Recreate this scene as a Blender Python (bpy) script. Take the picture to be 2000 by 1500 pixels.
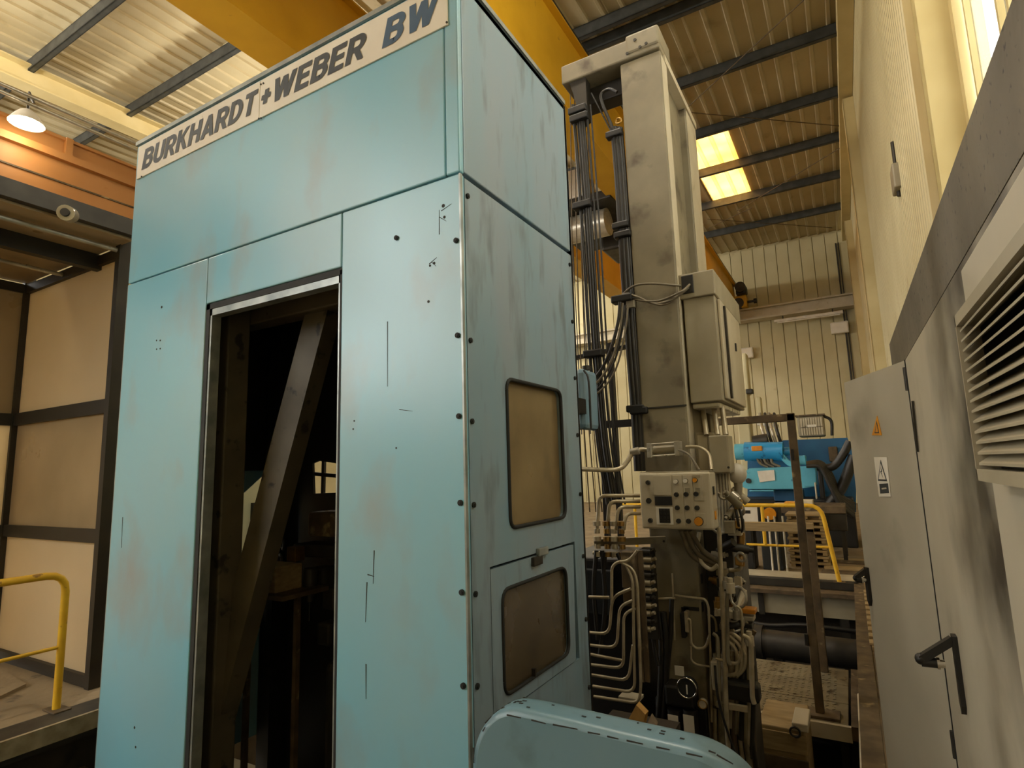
import bpy, bmesh, math, random
from mathutils import Vector, Matrix
random.seed(7)
for o in list(bpy.data.objects): bpy.data.objects.remove(o)
S = bpy.context.scene
COL = S.collection
R = math.radians
# ------------------------------------------------------------------ camera
H, F = 1.62, 1128.0
def cam_axes(yaw, pit, rol):
    yaw, pit, rol = R(yaw), R(pit), R(rol)
    f = Vector((-math.sin(yaw)*math.cos(pit), math.cos(yaw)*math.cos(pit), math.sin(pit)))
    r = Vector((math.cos(yaw), math.sin(yaw), 0)); u = r.cross(f)
    return math.cos(rol)*r + math.sin(rol)*u, -math.sin(rol)*r + math.cos(rol)*u, f
CX, CU, CF = cam_axes(29.80, 8.33, -1.71)
cd = bpy.data.cameras.new('camera'); cam = bpy.data.objects.new('camera', cd); COL.objects.link(cam)
cd.sensor_width = 36; cd.lens = F/2000*36; cd.clip_start = .05; cd.clip_end = 200
m = Matrix((CX, CU, -CF)).transposed().to_4x4(); m.translation = (0, 0, H); cam.matrix_world = m
S.camera = cam
# ------------------------------------------------------------------ sky, exposure
S.view_settings.view_transform = 'Standard'; S.view_settings.look = 'None'
S.view_settings.exposure = 0.5; S.view_settings.gamma = 1; S.view_settings.use_curve_mapping = False
W = bpy.data.worlds.new('World'); S.world = W; W.use_nodes = True
bg = W.node_tree.nodes['Background']; bg.inputs[0].default_value = (1.0, .985, .95, 1); bg.inputs[1].default_value = 5.0
def lamp_light(kind, loc, power, color, size=.3, parent=None):
    l = bpy.data.lights.new('lamp_light', kind); l.energy = power; l.color = color
    if kind == 'SPOT': l.spot_size = R(150); l.spot_blend = .6
    l.shadow_soft_size = size
    o = bpy.data.objects.new('lamp_light', l); COL.objects.link(o); o.location = loc
    if parent: o.parent = parent; o.location = Vector(loc) - parent.location
    return o
# ------------------------------------------------------------------ measuring helpers: a sight line met with a plane of the place
def ray(px, py): return CX*((px-1000)/F) - CU*((py-750)/F) + CF
O = Vector((0, 0, H))
def atX(px, py, v): d = ray(px, py); return O + d*(v/d.x)
def atY(px, py, v): d = ray(px, py); return O + d*(v/d.y)
def atZ(px, py, v): d = ray(px, py); return O + d*((v-H)/d.z)
# ------------------------------------------------------------------ materials
def lin(c):
    return tuple(((v/255)/12.92 if v/255 <= .04045 else ((v/255+.055)/1.055)**2.4) for v in c) + (1,)
MATS = {}
def mat(name, c, c2=None, rough=.6, metal=0, scale=3, detail=4, amt=.5, bump=0, c3=None, s3=12, t3=.62, emit=0, spec=.5, stretch=(1, 1, 1), w3=.06):
    if name in MATS: return MATS[name]
    M = bpy.data.materials.new(name); M.use_nodes = True; nt = M.node_tree; N = nt.nodes; L = nt.links
    b = N['Principled BSDF']; b.inputs['Roughness'].default_value = rough; b.inputs['Metallic'].default_value = metal
    b.inputs['Specular IOR Level'].default_value = spec
    tc = N.new('ShaderNodeTexCoord'); mp = N.new('ShaderNodeMapping'); mp.inputs['Scale'].default_value = stretch
    geo = N.new('ShaderNodeNewGeometry'); L.new(geo.outputs['Position'], mp.inputs['Vector'])
    n1 = N.new('ShaderNodeTexNoise'); n1.inputs['Scale'].default_value = scale; n1.inputs['Detail'].default_value = detail
    L.new(mp.outputs[0], n1.inputs['Vector'])
    c2 = c2 or tuple(v*.82 for v in c)
    mx = N.new('ShaderNodeMix'); mx.data_type = 'RGBA'
    cr = N.new('ShaderNodeMapRange'); cr.inputs[1].default_value = .5-amt*.4; cr.inputs[2].default_value = .5+amt*.4
    L.new(n1.outputs[0], cr.inputs[0]); L.new(cr.outputs[0], mx.inputs['Factor'])
    mx.inputs['A'].default_value = lin(c); mx.inputs['B'].default_value = lin(c2)
    out = mx.outputs['Result']
    if c3:
        n3 = N.new('ShaderNodeTexNoise'); n3.inputs['Scale'].default_value = s3; n3.inputs['Detail'].default_value = 6
        L.new(mp.outputs[0], n3.inputs['Vector'])
        r3 = N.new('ShaderNodeMapRange'); r3.inputs[1].default_value = t3; r3.inputs[2].default_value = t3+w3
        L.new(n3.outputs[0], r3.inputs[0]); m3 = N.new('ShaderNodeMix'); m3.data_type = 'RGBA'
        L.new(r3.outputs[0], m3.inputs['Factor']); L.new(out, m3.inputs['A']); m3.inputs['B'].default_value = lin(c3); out = m3.outputs['Result']
    L.new(out, b.inputs['Base Color'])
    rr = N.new('ShaderNodeMapRange'); rr.inputs[3].default_value = max(0, rough-.1); rr.inputs[4].default_value = min(1, rough+.12)
    L.new(n1.outputs[0], rr.inputs[0]); L.new(rr.outputs[0], b.inputs['Roughness'])
    if bump:
        bp = N.new('ShaderNodeBump'); bp.inputs['Strength'].default_value = bump; bp.inputs['Distance'].default_value = .02
        nb = N.new('ShaderNodeTexNoise'); nb.inputs['Scale'].default_value = scale*6; L.new(mp.outputs[0], nb.inputs['Vector'])
        L.new(nb.outputs[0], bp.inputs['Height']); L.new(bp.outputs[0], b.inputs['Normal'])
    if emit:
        L.new(out, b.inputs['Emission Color']); b.inputs['Emission Strength'].default_value = emit
    MATS[name] = M; return M
def translucent(name, c, c2, trans=.6, scale=2):
    M = mat(name, c, c2, rough=.5, scale=scale); nt = M.node_tree; N = nt.nodes; L = nt.links
    b = N['Principled BSDF']; src = b.inputs['Base Color'].links[0].from_socket
    t = N.new('ShaderNodeBsdfTranslucent'); L.new(src, t.inputs[0]); mx = N.new('ShaderNodeMixShader'); mx.inputs[0].default_value = trans
    L.new(b.outputs[0], mx.inputs[1]); L.new(t.outputs[0], mx.inputs[2]); L.new(mx.outputs[0], N['Material Output'].inputs[0]); return M
def glassy(name, c, clear=.7, rough=.1):
    M = bpy.data.materials.new(name); M.use_nodes = True; nt = M.node_tree; N = nt.nodes; L = nt.links
    b = N['Principled BSDF']; b.inputs['Base Color'].default_value = lin(c); b.inputs['Roughness'].default_value = rough
    t = N.new('ShaderNodeBsdfTransparent'); t.inputs[0].default_value = lin(c)
    mx = N.new('ShaderNodeMixShader'); mx.inputs[0].default_value = clear
    L.new(b.outputs[0], mx.inputs[1]); L.new(t.outputs[0], mx.inputs[2]); L.new(mx.outputs[0], N['Material Output'].inputs[0])
    MATS[name] = M; return M
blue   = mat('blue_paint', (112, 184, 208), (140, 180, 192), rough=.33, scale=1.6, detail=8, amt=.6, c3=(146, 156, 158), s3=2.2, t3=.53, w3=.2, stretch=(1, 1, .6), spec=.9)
blue2  = mat('blue_paint_worn_shaded', (112, 150, 168), (138, 148, 158), rough=.33, scale=1.6, detail=7, amt=.7, c3=(96, 112, 118), s3=6, t3=.54, w3=.22, stretch=(1, 2.2, .5), spec=.8)  # grey wear, with the dimmer side face's shade also put into the colour
bcons  = mat('blue_paint_shaded_console', (88, 126, 142), (110, 136, 146), rough=.36, scale=2.4, detail=7, amt=.8, c3=(78, 100, 104), s3=7, t3=.56, w3=.2, spec=.6)  # the enclosure blue, dirtier and darkened for the shade on the console
bedge  = mat('bare_sheet_edge', (168, 172, 168), (120, 128, 126), rough=.35, metal=.5, scale=8)
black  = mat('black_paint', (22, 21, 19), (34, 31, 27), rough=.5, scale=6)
gasket = mat('dark_rubber', (18, 20, 20), (30, 32, 31), rough=.7, scale=9)
dgrey  = mat('dark_steel', (60, 56, 48), (42, 39, 34), rough=.5, metal=.3, scale=5)
inner  = mat('inner_frame_paint', (88, 80, 62), (68, 62, 48), rough=.6, scale=4, c3=(40, 34, 26), s3=9)
signw  = mat('sign_white', (236, 230, 214), (222, 212, 194), rough=.5, scale=3)
ink    = mat('sign_ink', (56, 62, 66), (48, 54, 58), rough=.5, scale=4)
inkb   = mat('sign_ink_blue', (64, 92, 118), (56, 82, 106), rough=.5, scale=4)
grey   = mat('grey_machine_paint', (138, 128, 104), (116, 107, 86), rough=.55, scale=3, detail=6, c3=(80, 70, 54), s3=4.5, t3=.56, w3=.16)
greyl  = mat('light_grey_paint', (196, 186, 162), (180, 168, 142), rough=.5, scale=3, c3=(150, 136, 108), s3=6, t3=.64, w3=.15)
boxgr  = mat('grey_enclosure_paint', (158, 148, 124), (142, 132, 108), rough=.5, scale=4)
cabi   = mat('cabinet_paint', (182, 174, 154), (166, 158, 138), rough=.42, scale=2.2, detail=6, amt=.7, c3=(122, 112, 92), s3=2.4, t3=.55, w3=.3)
cabid   = mat('dark_mottled_cabinet_paint', (112, 104, 88), (76, 70, 58), rough=.65, scale=2.6, detail=7, amt=.7, c3=(40, 36, 31), s3=48, t3=.62, w3=.08, bump=.2)  # much darker mottled cabinet tone with fine near-black spots
steel  = mat('bright_steel', (200, 194, 178), (164, 156, 138), rough=.3, metal=.5, scale=8)
tube   = mat('steel_tube', (196, 184, 156), (156, 142, 114), rough=.34, metal=.35, scale=10)
brass  = mat('brass', (178, 140, 76), (140, 106, 56), rough=.35, metal=.8, scale=10)
chrome = mat('chrome', (225, 222, 214), (205, 200, 190), rough=.12, metal=1, scale=5)
hose   = mat('black_hose', (26, 24, 22), (40, 36, 30), rough=.45, scale=12)
hoseg  = mat('grey_hose', (120, 110, 90), (96, 86, 68), rough=.5, scale=12)
yell   = mat('crane_yellow', (216, 168, 34), (200, 152, 24), rough=.5, scale=1.2, c3=(150, 110, 30), s3=4, t3=.7, w3=.1)
yrail  = mat('rail_yellow', (232, 186, 44), (214, 164, 34), rough=.42, scale=7, c3=(150, 108, 40), s3=16, t3=.66)
orange = mat('orange_paint', (180, 124, 66), (166, 112, 56), rough=.55, scale=1.6, c3=(150, 88, 34), s3=3, t3=.66, w3=.15)
roofm  = mat('roof_sheet_cream', (190, 178, 144), (174, 160, 124), rough=.6, scale=.8, detail=5, c3=(138, 126, 88), s3=1.6, t3=.62, w3=.2)
wallm  = mat('wall_sheet_cream', (200, 190, 150), (186, 174, 132), rough=.55, scale=.9, detail=5, c3=(166, 146, 106), s3=2, t3=.64, w3=.2)
colm   = mat('column_cream', (208, 192, 142), (192, 174, 122), rough=.55, scale=1.5)
purl   = mat('galvanised_purlin', (86, 88, 86), (66, 68, 66), rough=.45, metal=.55, scale=5)
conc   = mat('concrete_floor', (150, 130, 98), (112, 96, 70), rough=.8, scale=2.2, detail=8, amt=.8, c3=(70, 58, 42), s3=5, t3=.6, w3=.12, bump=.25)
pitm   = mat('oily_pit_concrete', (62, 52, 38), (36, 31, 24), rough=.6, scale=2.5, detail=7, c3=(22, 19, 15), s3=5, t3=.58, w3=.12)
wood   = mat('raw_wood', (170, 146, 104), (140, 118, 80), rough=.75, scale=5, stretch=(1, 4, 9))
rust   = mat('rusty_steel', (108, 90, 64), (72, 60, 44), rough=.65, metal=.2, scale=8, c3=(156, 138, 102), s3=9, t3=.62, w3=.1)
grate  = mat('tread_plate', (148, 138, 112), (116, 106, 84), rough=.45, metal=.4, scale=4, c3=(80, 66, 44), s3=7, t3=.6)
panelw = translucent('booth_panel_cream', (234, 218, 186), (222, 204, 168), .5, .8)
panelg = mat('booth_panel_grey', (168, 146, 112), (146, 126, 94), rough=.3, scale=1.2)
bframe = mat('booth_frame_dark', (44, 40, 33), (58, 52, 42), rough=.5, metal=.3, scale=4)
amber  = translucent('amber_skylight', (255, 226, 170), (252, 212, 140), .85, 1.2)
pane   = glassy('clear_window_glass', (245, 245, 240), .62, .05)
dirty  = mat('dirty_amber_pane', (136, 116, 80), (102, 84, 54), rough=.3, scale=3.2, detail=6, amt=.8, c3=(84, 66, 40), s3=5, t3=.55, w3=.3, spec=.5)
dirtyd = mat('dirty_dark_pane', (88, 76, 56), (64, 54, 38), rough=.28, scale=3, detail=6, amt=.8, c3=(44, 38, 28), s3=5, t3=.55, w3=.3)
mblue  = mat('machine_blue', (46, 150, 206), (38, 132, 188), rough=.4, scale=4, c3=(30, 96, 140), s3=8, t3=.62)
mblued = mat('machine_dark_blue', (30, 96, 140), (24, 80, 122), rough=.5, scale=3)
mblul  = mat('machine_pale_blue', (96, 178, 200), (82, 160, 184), rough=.45, scale=4, c3=(60, 120, 150), s3=8, t3=.64)
white  = mat('white_plastic', (226, 220, 206), (208, 200, 184), rough=.4, scale=6)
warn   = mat('warning_yellow', (232, 160, 44), (222, 148, 38), rough=.5, scale=6)
orbtn  = mat('amber_button', (206, 136, 30), (188, 118, 22), rough=.3, scale=8)
lampe  = mat('lit_lamp_glass', (255, 240, 210), (255, 236, 200), emit=9)
chip   = mat('chipped_bare_patch', (30, 30, 29), (44, 42, 38), rough=.7, scale=20)
paper  = mat('paper', (226, 214, 186), (206, 190, 160), rough=.8, scale=8)
def vent_darkened(name, y0, y1, z0):
    """cabinet paint with noisy darkening that fades from the vent edge at y0 out to y1"""
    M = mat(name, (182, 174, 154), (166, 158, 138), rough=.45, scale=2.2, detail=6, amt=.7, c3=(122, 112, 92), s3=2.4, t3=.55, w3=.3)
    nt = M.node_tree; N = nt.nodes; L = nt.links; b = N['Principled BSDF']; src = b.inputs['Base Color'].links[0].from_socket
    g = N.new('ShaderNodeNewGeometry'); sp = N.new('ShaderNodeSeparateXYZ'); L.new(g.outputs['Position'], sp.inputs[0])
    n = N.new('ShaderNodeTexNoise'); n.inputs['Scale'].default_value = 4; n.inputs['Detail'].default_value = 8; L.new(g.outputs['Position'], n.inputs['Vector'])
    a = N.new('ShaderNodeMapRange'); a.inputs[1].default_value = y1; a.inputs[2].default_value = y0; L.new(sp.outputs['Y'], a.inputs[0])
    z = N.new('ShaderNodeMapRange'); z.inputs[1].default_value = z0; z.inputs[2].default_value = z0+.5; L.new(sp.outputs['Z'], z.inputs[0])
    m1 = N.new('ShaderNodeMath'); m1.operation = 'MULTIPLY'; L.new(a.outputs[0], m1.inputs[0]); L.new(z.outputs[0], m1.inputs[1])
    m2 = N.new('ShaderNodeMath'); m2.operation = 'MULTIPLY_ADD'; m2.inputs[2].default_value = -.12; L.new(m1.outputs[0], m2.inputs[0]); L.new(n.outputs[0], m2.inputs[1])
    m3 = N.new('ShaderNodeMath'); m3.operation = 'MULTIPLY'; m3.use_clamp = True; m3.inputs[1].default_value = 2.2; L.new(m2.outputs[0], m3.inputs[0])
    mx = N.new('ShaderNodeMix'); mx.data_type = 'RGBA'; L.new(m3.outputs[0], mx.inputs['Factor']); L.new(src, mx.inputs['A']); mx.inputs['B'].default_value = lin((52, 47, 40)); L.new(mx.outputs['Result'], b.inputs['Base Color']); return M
# ------------------------------------------------------------------ mesh helpers
def V(*a): return Vector(a if len(a) == 3 else a[0])
class MB:
    def __init__(s): s.v = []; s.f = []; s.sm = []
    def add(s, vs, fs, sm=False):
        b = len(s.v); s.v += [Vector(v) for v in vs]; s.f += [[i+b for i in f] for f in fs]; s.sm += [sm]*len(fs); return s
    def box(s, a, b):
        x0, x1 = sorted((a[0], b[0])); y0, y1 = sorted((a[1], b[1])); z0, z1 = sorted((a[2], b[2]))
        vs = [(x, y, z) for z in (z0, z1) for y in (y0, y1) for x in (x0, x1)]
        return s.add(vs, [(0, 2, 3, 1), (4, 5, 7, 6), (0, 1, 5, 4), (2, 6, 7, 3), (0, 4, 6, 2), (1, 3, 7, 5)])
    def cbox(s, a, b, c=.01):
        """box with chamfered edges"""
        bm = bmesh.new(); bmesh.ops.create_cube(bm, size=1); a = V(a); b = V(b); d = b-a; ce = (a+b)/2
        for v in bm.verts: v.co = Vector((v.co.x*abs(d.x), v.co.y*abs(d.y), v.co.z*abs(d.z))) + ce
        c = min(c, .45*min(abs(d.x), abs(d.y), abs(d.z)))
        bmesh.ops.bevel(bm, geom=bm.edges[:], offset=c, segments=2, affect='EDGES', profile=.5)
        return s.bm(bm)
    def bm(s, bm, sm=False):
        bm.verts.index_update(); s.add([v.co.copy() for v in bm.verts], [[v.index for v in f.verts] for f in bm.faces], sm); bm.free(); return s
    def bar(s, p, q, w, h, up=(0, 0, 1)):
        """rectangular bar from p to q, w across, h along up"""
        p, q = V(p), V(q); d = (q-p).normalized(); u = V(up); r = d.cross(u)
        if r.length < 1e-4: u = V(0, 1, 0); r = d.cross(u)
        r.normalize(); u = r.cross(d).normalized(); r *= w/2; u *= h/2
        vs = [p-r-u, p+r-u, p+r+u, p-r+u, q-r-u, q+r-u, q+r+u, q-r+u]
        return s.add(vs, [(0, 1, 2, 3), (7, 6, 5, 4), (0, 4, 5, 1), (1, 5, 6, 2), (2, 6, 7, 3), (3, 7, 4, 0)])
    def tube(s, pts, r, n=8, caps=True, bend=0):
        pts = [V(p) for p in pts]
        if bend: pts = fillet(pts, bend)
        rs = r if isinstance(r, (list, tuple)) else [r]*len(pts)
        fr = None; vs = []
        for i, p in enumerate(pts):
            t = (pts[min(i+1, len(pts)-1)]-pts[max(i-1, 0)]).normalized()
            if fr is None: fr = t.orthogonal().normalized()
            else:
                fr = fr - t*fr.dot(t); fr = fr.normalized() if fr.length > 1e-5 else t.orthogonal().normalized()
            bn = t.cross(fr)
            vs += [p+(fr*math.cos(2*math.pi*k/n)+bn*math.sin(2*math.pi*k/n))*rs[i] for k in range(n)]
        fs = [(i*n+k, i*n+(k+1) % n, (i+1)*n+(k+1) % n, (i+1)*n+k) for i in range(len(pts)-1) for k in range(n)]
        s.add(vs, fs, True)
        if caps: s.add(vs[:n], [tuple(reversed(range(n)))]); s.add(vs[-n:], [tuple(range(n))])
        return s
    def cyl(s, p, q, r, n=14, r2=None): return s.tube([p, q], [r, r if r2 is None else r2], n)
    def prism(s, poly, ext):
        """polygon (3-D points) extruded by vector ext"""
        poly = [V(p) for p in poly]; n = len(poly); e = V(ext)
        s.add(poly+[p+e for p in poly], [tuple(reversed(range(n))), tuple(range(n, 2*n))] + [(i, (i+1) % n, n+(i+1) % n, n+i) for i in range(n)]); return s
    def plate(s, outer, holes, ext):
        """plate with holes: loops of 3-D points in one plane, extruded by ext"""
        bm = bmesh.new(); es = []
        for lp in [outer]+holes:
            vv = [bm.verts.new(p) for p in lp]; es += [bm.edges.new((vv[i], vv[(i+1) % len(vv)])) for i in range(len(vv))]
        r = bmesh.ops.triangle_fill(bm, edges=es, use_beauty=True)
        fc = [g for g in r['geom'] if isinstance(g, bmesh.types.BMFace)]
        r = bmesh.ops.extrude_face_region(bm, geom=fc)
        for g in r['geom']:
            if isinstance(g, bmesh.types.BMVert): g.co += V(ext)
        bmesh.ops.recalc_face_normals(bm, faces=bm.faces[:]); return s.bm(bm)
    def sphere(s, c, r, seg=12, sc=(1, 1, 1)):
        bm = bmesh.new(); bmesh.ops.create_uvsphere(bm, u_segments=seg, v_segments=max(6, seg//2), radius=r)
        for v in bm.verts: v.co = Vector((v.co.x*sc[0], v.co.y*sc[1], v.co.z*sc[2]))+V(c)
        return s.bm(bm, True)
    def torus(s, c, ax, R_, r, n=20, k=6, a0=0, a1=360):
        ax = V(ax).normalized(); u = ax.orthogonal().normalized(); w = ax.cross(u); full = a1-a0 >= 360
        return s.tube([V(c)+(u*math.cos(R(a0+(a1-a0)*i/n))+w*math.sin(R(a0+(a1-a0)*i/n)))*R_ for i in range(n+1)], r, k, not full)
    def build(s, name, material, parent=None):
        me = bpy.data.meshes.new(name)
        if parent is None:
            zs = min(v.z for v in s.v); c = Vector((sum((min(v.x for v in s.v), max(v.x for v in s.v)))/2, sum((min(v.y for v in s.v), max(v.y for v in s.v)))/2, zs))
        else:
            c = parent.get('_o'); c = Vector(c) if c is not None else parent.location.copy()
        me.from_pydata([v-c for v in s.v], [], s.f); me.materials.append(material)
        for p, q in zip(me.polygons, s.sm): p.use_smooth = q
        bm = bmesh.new(); bm.from_mesh(me); bmesh.ops.recalc_face_normals(bm, faces=bm.faces[:]); bm.to_mesh(me); bm.free()
        o = bpy.data.objects.new(name, me); COL.objects.link(o)
        if parent is None: o.location = c
        else: o.parent = parent
        o['_o'] = tuple(c); ALL.append(o); return o
ALL = []
def fillet(pts, rad, k=4):
    out = [pts[0]]
    for i in range(1, len(pts)-1):
        a, b, c = pts[i-1], pts[i], pts[i+1]; r = min(rad, (a-b).length*.48, (c-b).length*.48)
        p = b+(a-b).normalized()*r; q = b+(c-b).normalized()*r
        out += [p*(1-t)**2+b*2*t*(1-t)+q*t*t for t in [j/k for j in range(k+1)]]
    return out+[pts[-1]]
def curve(pts, n=8):
    """smooth line through points"""
    pts = [V(p) for p in pts]; P_ = [2*pts[0]-pts[1]]+pts+[2*pts[-1]-pts[-2]]; out = []
    for i in range(1, len(P_)-2):
        for j in range(n):
            t = j/n; a, b, c, d = P_[i-1:i+3]
            out.append(.5*(2*b+(c-a)*t+(2*a-5*b+4*c-d)*t*t+(3*b-a-3*c+d)*t**3))
    return out+[pts[-1]]
def thing(name, label, cat, loc, group=None):
    o = bpy.data.objects.new(name, None); COL.objects.link(o); o.location = loc; o['_o'] = tuple(loc); o.empty_display_size = .1
    o['label'] = label; o['category'] = cat
    if group: o['group'] = group
    ALL.append(o); return o
def tag(o, label, cat, group=None):
    o['label'] = label; o['category'] = cat
    if group: o['group'] = group
    return o
def struct(o, label=None, cat=None):
    o['kind'] = 'structure'
    if label: o['label'] = label
    if cat: o['category'] = cat
    return o
def sbase(name, loc, label, cat):
    o = thing(name, label, cat, loc); o['kind'] = 'structure'; return o
def clone(o, delta, parent=None):
    c = o.copy(); COL.objects.link(c); c.parent = parent or o.parent; c.location = o.location+V(delta); ALL.append(c); return c
def rrect(w, h, r, n=5):
    """rounded rectangle loop, centre 0, as (u, v)"""
    out = []
    for cx, cy, a in ((w/2-r, h/2-r, 0), (-w/2+r, h/2-r, 90), (-w/2+r, -h/2+r, 180), (w/2-r, -h/2+r, 270)):
        out += [(cx+r*math.cos(R(a+90*i/n)), cy+r*math.sin(R(a+90*i/n))) for i in range(n+1)]
    return out
def rquad(pts, r, n=5):
    """any closed polygon of 3-D points with rounded corners"""
    pts = [V(p) for p in pts]; m_ = len(pts); out = []
    for i in range(m_):
        a, b, c = pts[i-1], pts[i], pts[(i+1) % m_]; p = b+(a-b).normalized()*r; q = b+(c-b).normalized()*r
        out += [p*(1-t)**2+b*2*t*(1-t)+q*t*t for t in [j/n for j in range(n+1)]]
    return out
def arc(cx, cy, rx, ry, a0, a1, n=10): return [(cx+rx*math.cos(R(a0+(a1-a0)*i/n)), cy+ry*math.sin(R(a0+(a1-a0)*i/n))) for i in range(n+1)]
# heavy grotesque capitals as strokes in a 0..1 high box: letter -> (width, strokes)
T_ = .10
GLYPH = {
 'B': (.66, [[(.1, 0), (.1, 1)], [(.0, .9), (.36, .9)]+arc(.36, .715, .185, .185, 90, -90)+[(.1, .53)], [(.0, .1), (.38, .1)]+arc(.36, .315, .2, .215, -90, 90)+[(.1, .53)]]),
 'U': (.66, [[(.1, 1), (.1, .32)]+arc(.33, .32, .23, .22, 180, 360)+[(.56, 1)]]),
 'R': (.68, [[(.1, 0), (.1, 1)], [(.0, .9), (.36, .9)]+arc(.36, .68, .2, .22, 90, -90)+[(.1, .46)], [(.34, .46), (.58, 0)]]),
 'K': (.70, [[(.1, 0), (.1, 1)], [(.58, 1), (.14, .42)], [(.27, .58), (.60, 0)]]),
 'H': (.68, [[(.1, 0), (.1, 1)], [(.58, 0), (.58, 1)], [(.1, .52), (.58, .52)]]),
 'A': (.74, [[(.1, 0), (.37, .98)], [(.64, 0), (.37, .98)], [(.2, .27), (.54, .27)]]),
 'D': (.68, [[(.1, 0), (.1, 1)], [(.0, .9), (.28, .9)]+arc(.28, .5, .3, .4, 90, -90)+[(.0, .1)]]),
 'T': (.64, [[(.32, 0), (.32, 1)], [(.02, .9), (.62, .9)]]),
 'W': (.98, [[(.1, 1), (.29, .03)], [(.29, .03), (.49, .95)], [(.49, .95), (.69, .03)], [(.69, .03), (.88, 1)]]),
 'E': (.60, [[(.1, 0), (.1, 1)], [(.1, .9), (.57, .9)], [(.1, .51), (.53, .51)], [(.1, .1), (.58, .1)]]),
 '+': (.60, [[(.06, .5), (.54, .5)], [(.3, .2), (.3, .8)]]),
}
def lettering(txt, name, material, parent, o, ux, uz, width, height, shear=0, depth=.002, gap=.07):
    """flat block capitals fitted into width x height; o lower-left corner, ux/uz unit directions"""
    tot = sum(GLYPH[c][0]+gap for c in txt)-gap; kx = width/(tot+shear*.5); mb = MB(); ux, uz = V(ux), V(uz); n = ux.cross(uz); o = V(o); x = 0
    def P3(u, v, e): return o+ux*((u+shear*v)*kx)+uz*(v*height)+n*e
    e = 0
    for c in txt:
        w, sts = GLYPH[c]
        for st in sts:
            L_, R_ = [], []; e += .00002
            for i, (u, v) in enumerate(st):
                a, b = st[max(i-1, 0)], st[min(i+1, len(st)-1)]; du, dv = b[0]-a[0], b[1]-a[1]; l = math.hypot(du, dv)
                nu, nv = -dv/l*T_, du/l*T_
                if abs(nv) < .035 or len(st) == 2 and abs(dv) > .3 and len(set(p[1] for p in st)) == 2 and abs(du) > 0: nu, nv = (math.copysign(T_*1.06, nu), 0)   # stems end level
                L_.append(P3(x+u+nu, v+nv, depth+e)); R_.append(P3(x+u-nu, v-nv, depth+e))
            k = len(st); mb.add(L_+R_, [(i, i+1, k+i+1, k+i) for i in range(k-1)])
        x += w+gap
    return mb.build(name, material, parent)
# ================================================================== THE HALL
TR = math.tan(R(1.5))
def rz(y): return 9.8+TR*y
def atRoof(px, py, dz=0):
    d = ray(px, py); k = (9.8+dz-H)/(d.z-TR*d.y); return O+d*k
WX, WY = .9, 25.0
# --- floor: the slab round the machine pit
PX0, PX1, PY1 = -5.0, -.05, 9.0           # pit from PX0 to PX1, far edge PY1
fl = MB()
fl.box((-22, PY1, -.16), (WX, WY, 0)); fl.box((PX1, -6, -.16), (WX, PY1, 0)); fl.box((-22, -6, -.16), (PX0, PY1, 0)); fl.box((PX0, -6, -.16), (PX1, .3, 0))
floor = struct(fl.build('floor', conc), 'worn dusty concrete hall floor around the machine pit', 'floor')
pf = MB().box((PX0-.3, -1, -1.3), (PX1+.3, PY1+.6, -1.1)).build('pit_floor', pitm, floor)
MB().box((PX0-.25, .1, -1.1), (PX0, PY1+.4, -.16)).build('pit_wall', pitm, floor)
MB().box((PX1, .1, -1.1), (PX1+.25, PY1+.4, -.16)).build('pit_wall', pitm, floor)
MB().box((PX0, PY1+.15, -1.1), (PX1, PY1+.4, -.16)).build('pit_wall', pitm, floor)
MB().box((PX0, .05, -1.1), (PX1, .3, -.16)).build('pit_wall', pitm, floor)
# steel angle along the pit edges
MB().box((PX1-.05, .3, -.1), (PX1+.06, PY1, .012)).build('edge_angle', rust, floor)
MB().box((PX0-.07, .3, -.14), (PX0+.2, 2.5, .004)).build('edge_angle', dgrey, floor)
MB().box((PX0+.2, .3, -.1), (PX0+.225, 2.5, .015)).build('edge_angle', tube, floor)
MB().box((PX0, PY1-.06, -.08), (PX1, PY1+.1, .012)).build('edge_angle', dgrey, floor)
MB().box((-3.2, PY1+.1, .0), (PX1+.3, PY1+.55, .02)).build('floor_strip', greyl, floor)
# --- roof
ROOFX0, SHY0, SHY1 = -22.1, -6, 25.2
def sheet(x, w, y0, y1, nr=3):
    prof = []; st = w/nr
    for i in range(nr):
        a = x+i*st
        prof += [(a, 0), (a+st*.70, 0), (a+st*.76, -.04), (a+st*.93, -.04), (a+st*.99, 0)]
    prof.append((x+w, 0)); mb = MB(); vs = []
    for (px, dz) in prof: vs += [(px, y0, rz(y0)+dz), (px, y1, rz(y1)+dz)]
    mb.add(vs, [(2*i, 2*i+1, 2*i+3, 2*i+2) for i in range(len(prof)-1)])
    mb.add([(a, b, c+.03) for a, b, c in vs], [(2*i, 2*i+2, 2*i+3, 2*i+1) for i in range(len(prof)-1)]); return mb
ceiling = MB()
for xr in (-13.2, ):
    ceiling.bar((xr, SHY0, rz(SHY0)-.43), (xr, SHY1, rz(SHY1)-.43), .03, .40); 
    for dz in (-.23, -.63): ceiling.bar((xr, SHY0, rz(SHY0)+dz), (xr, SHY1, rz(SHY1)+dz), .34, .03)
ceiling.bar((WX-.16, SHY0, rz(SHY0)-.36), (WX-.16, SHY1, rz(SHY1)-.36), .26, .3)
ceiling = struct(ceiling.build('ceiling', colm), 'cream ribbed sheet roof on dark purlins and a cream rafter', 'ceiling')
sk = [atRoof(*p) for p in ((1358, 262), (1428, 246), (1462, 378), (1370, 400))]
SX0, SX1 = sum((sk[0].x, sk[3].x))/2, sum((sk[1].x, sk[2].x))/2; SY0, SY1 = sum((sk[0].y, sk[1].y))/2, sum((sk[2].y, sk[3].y))/2
x = WX-.02; first = None
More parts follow.
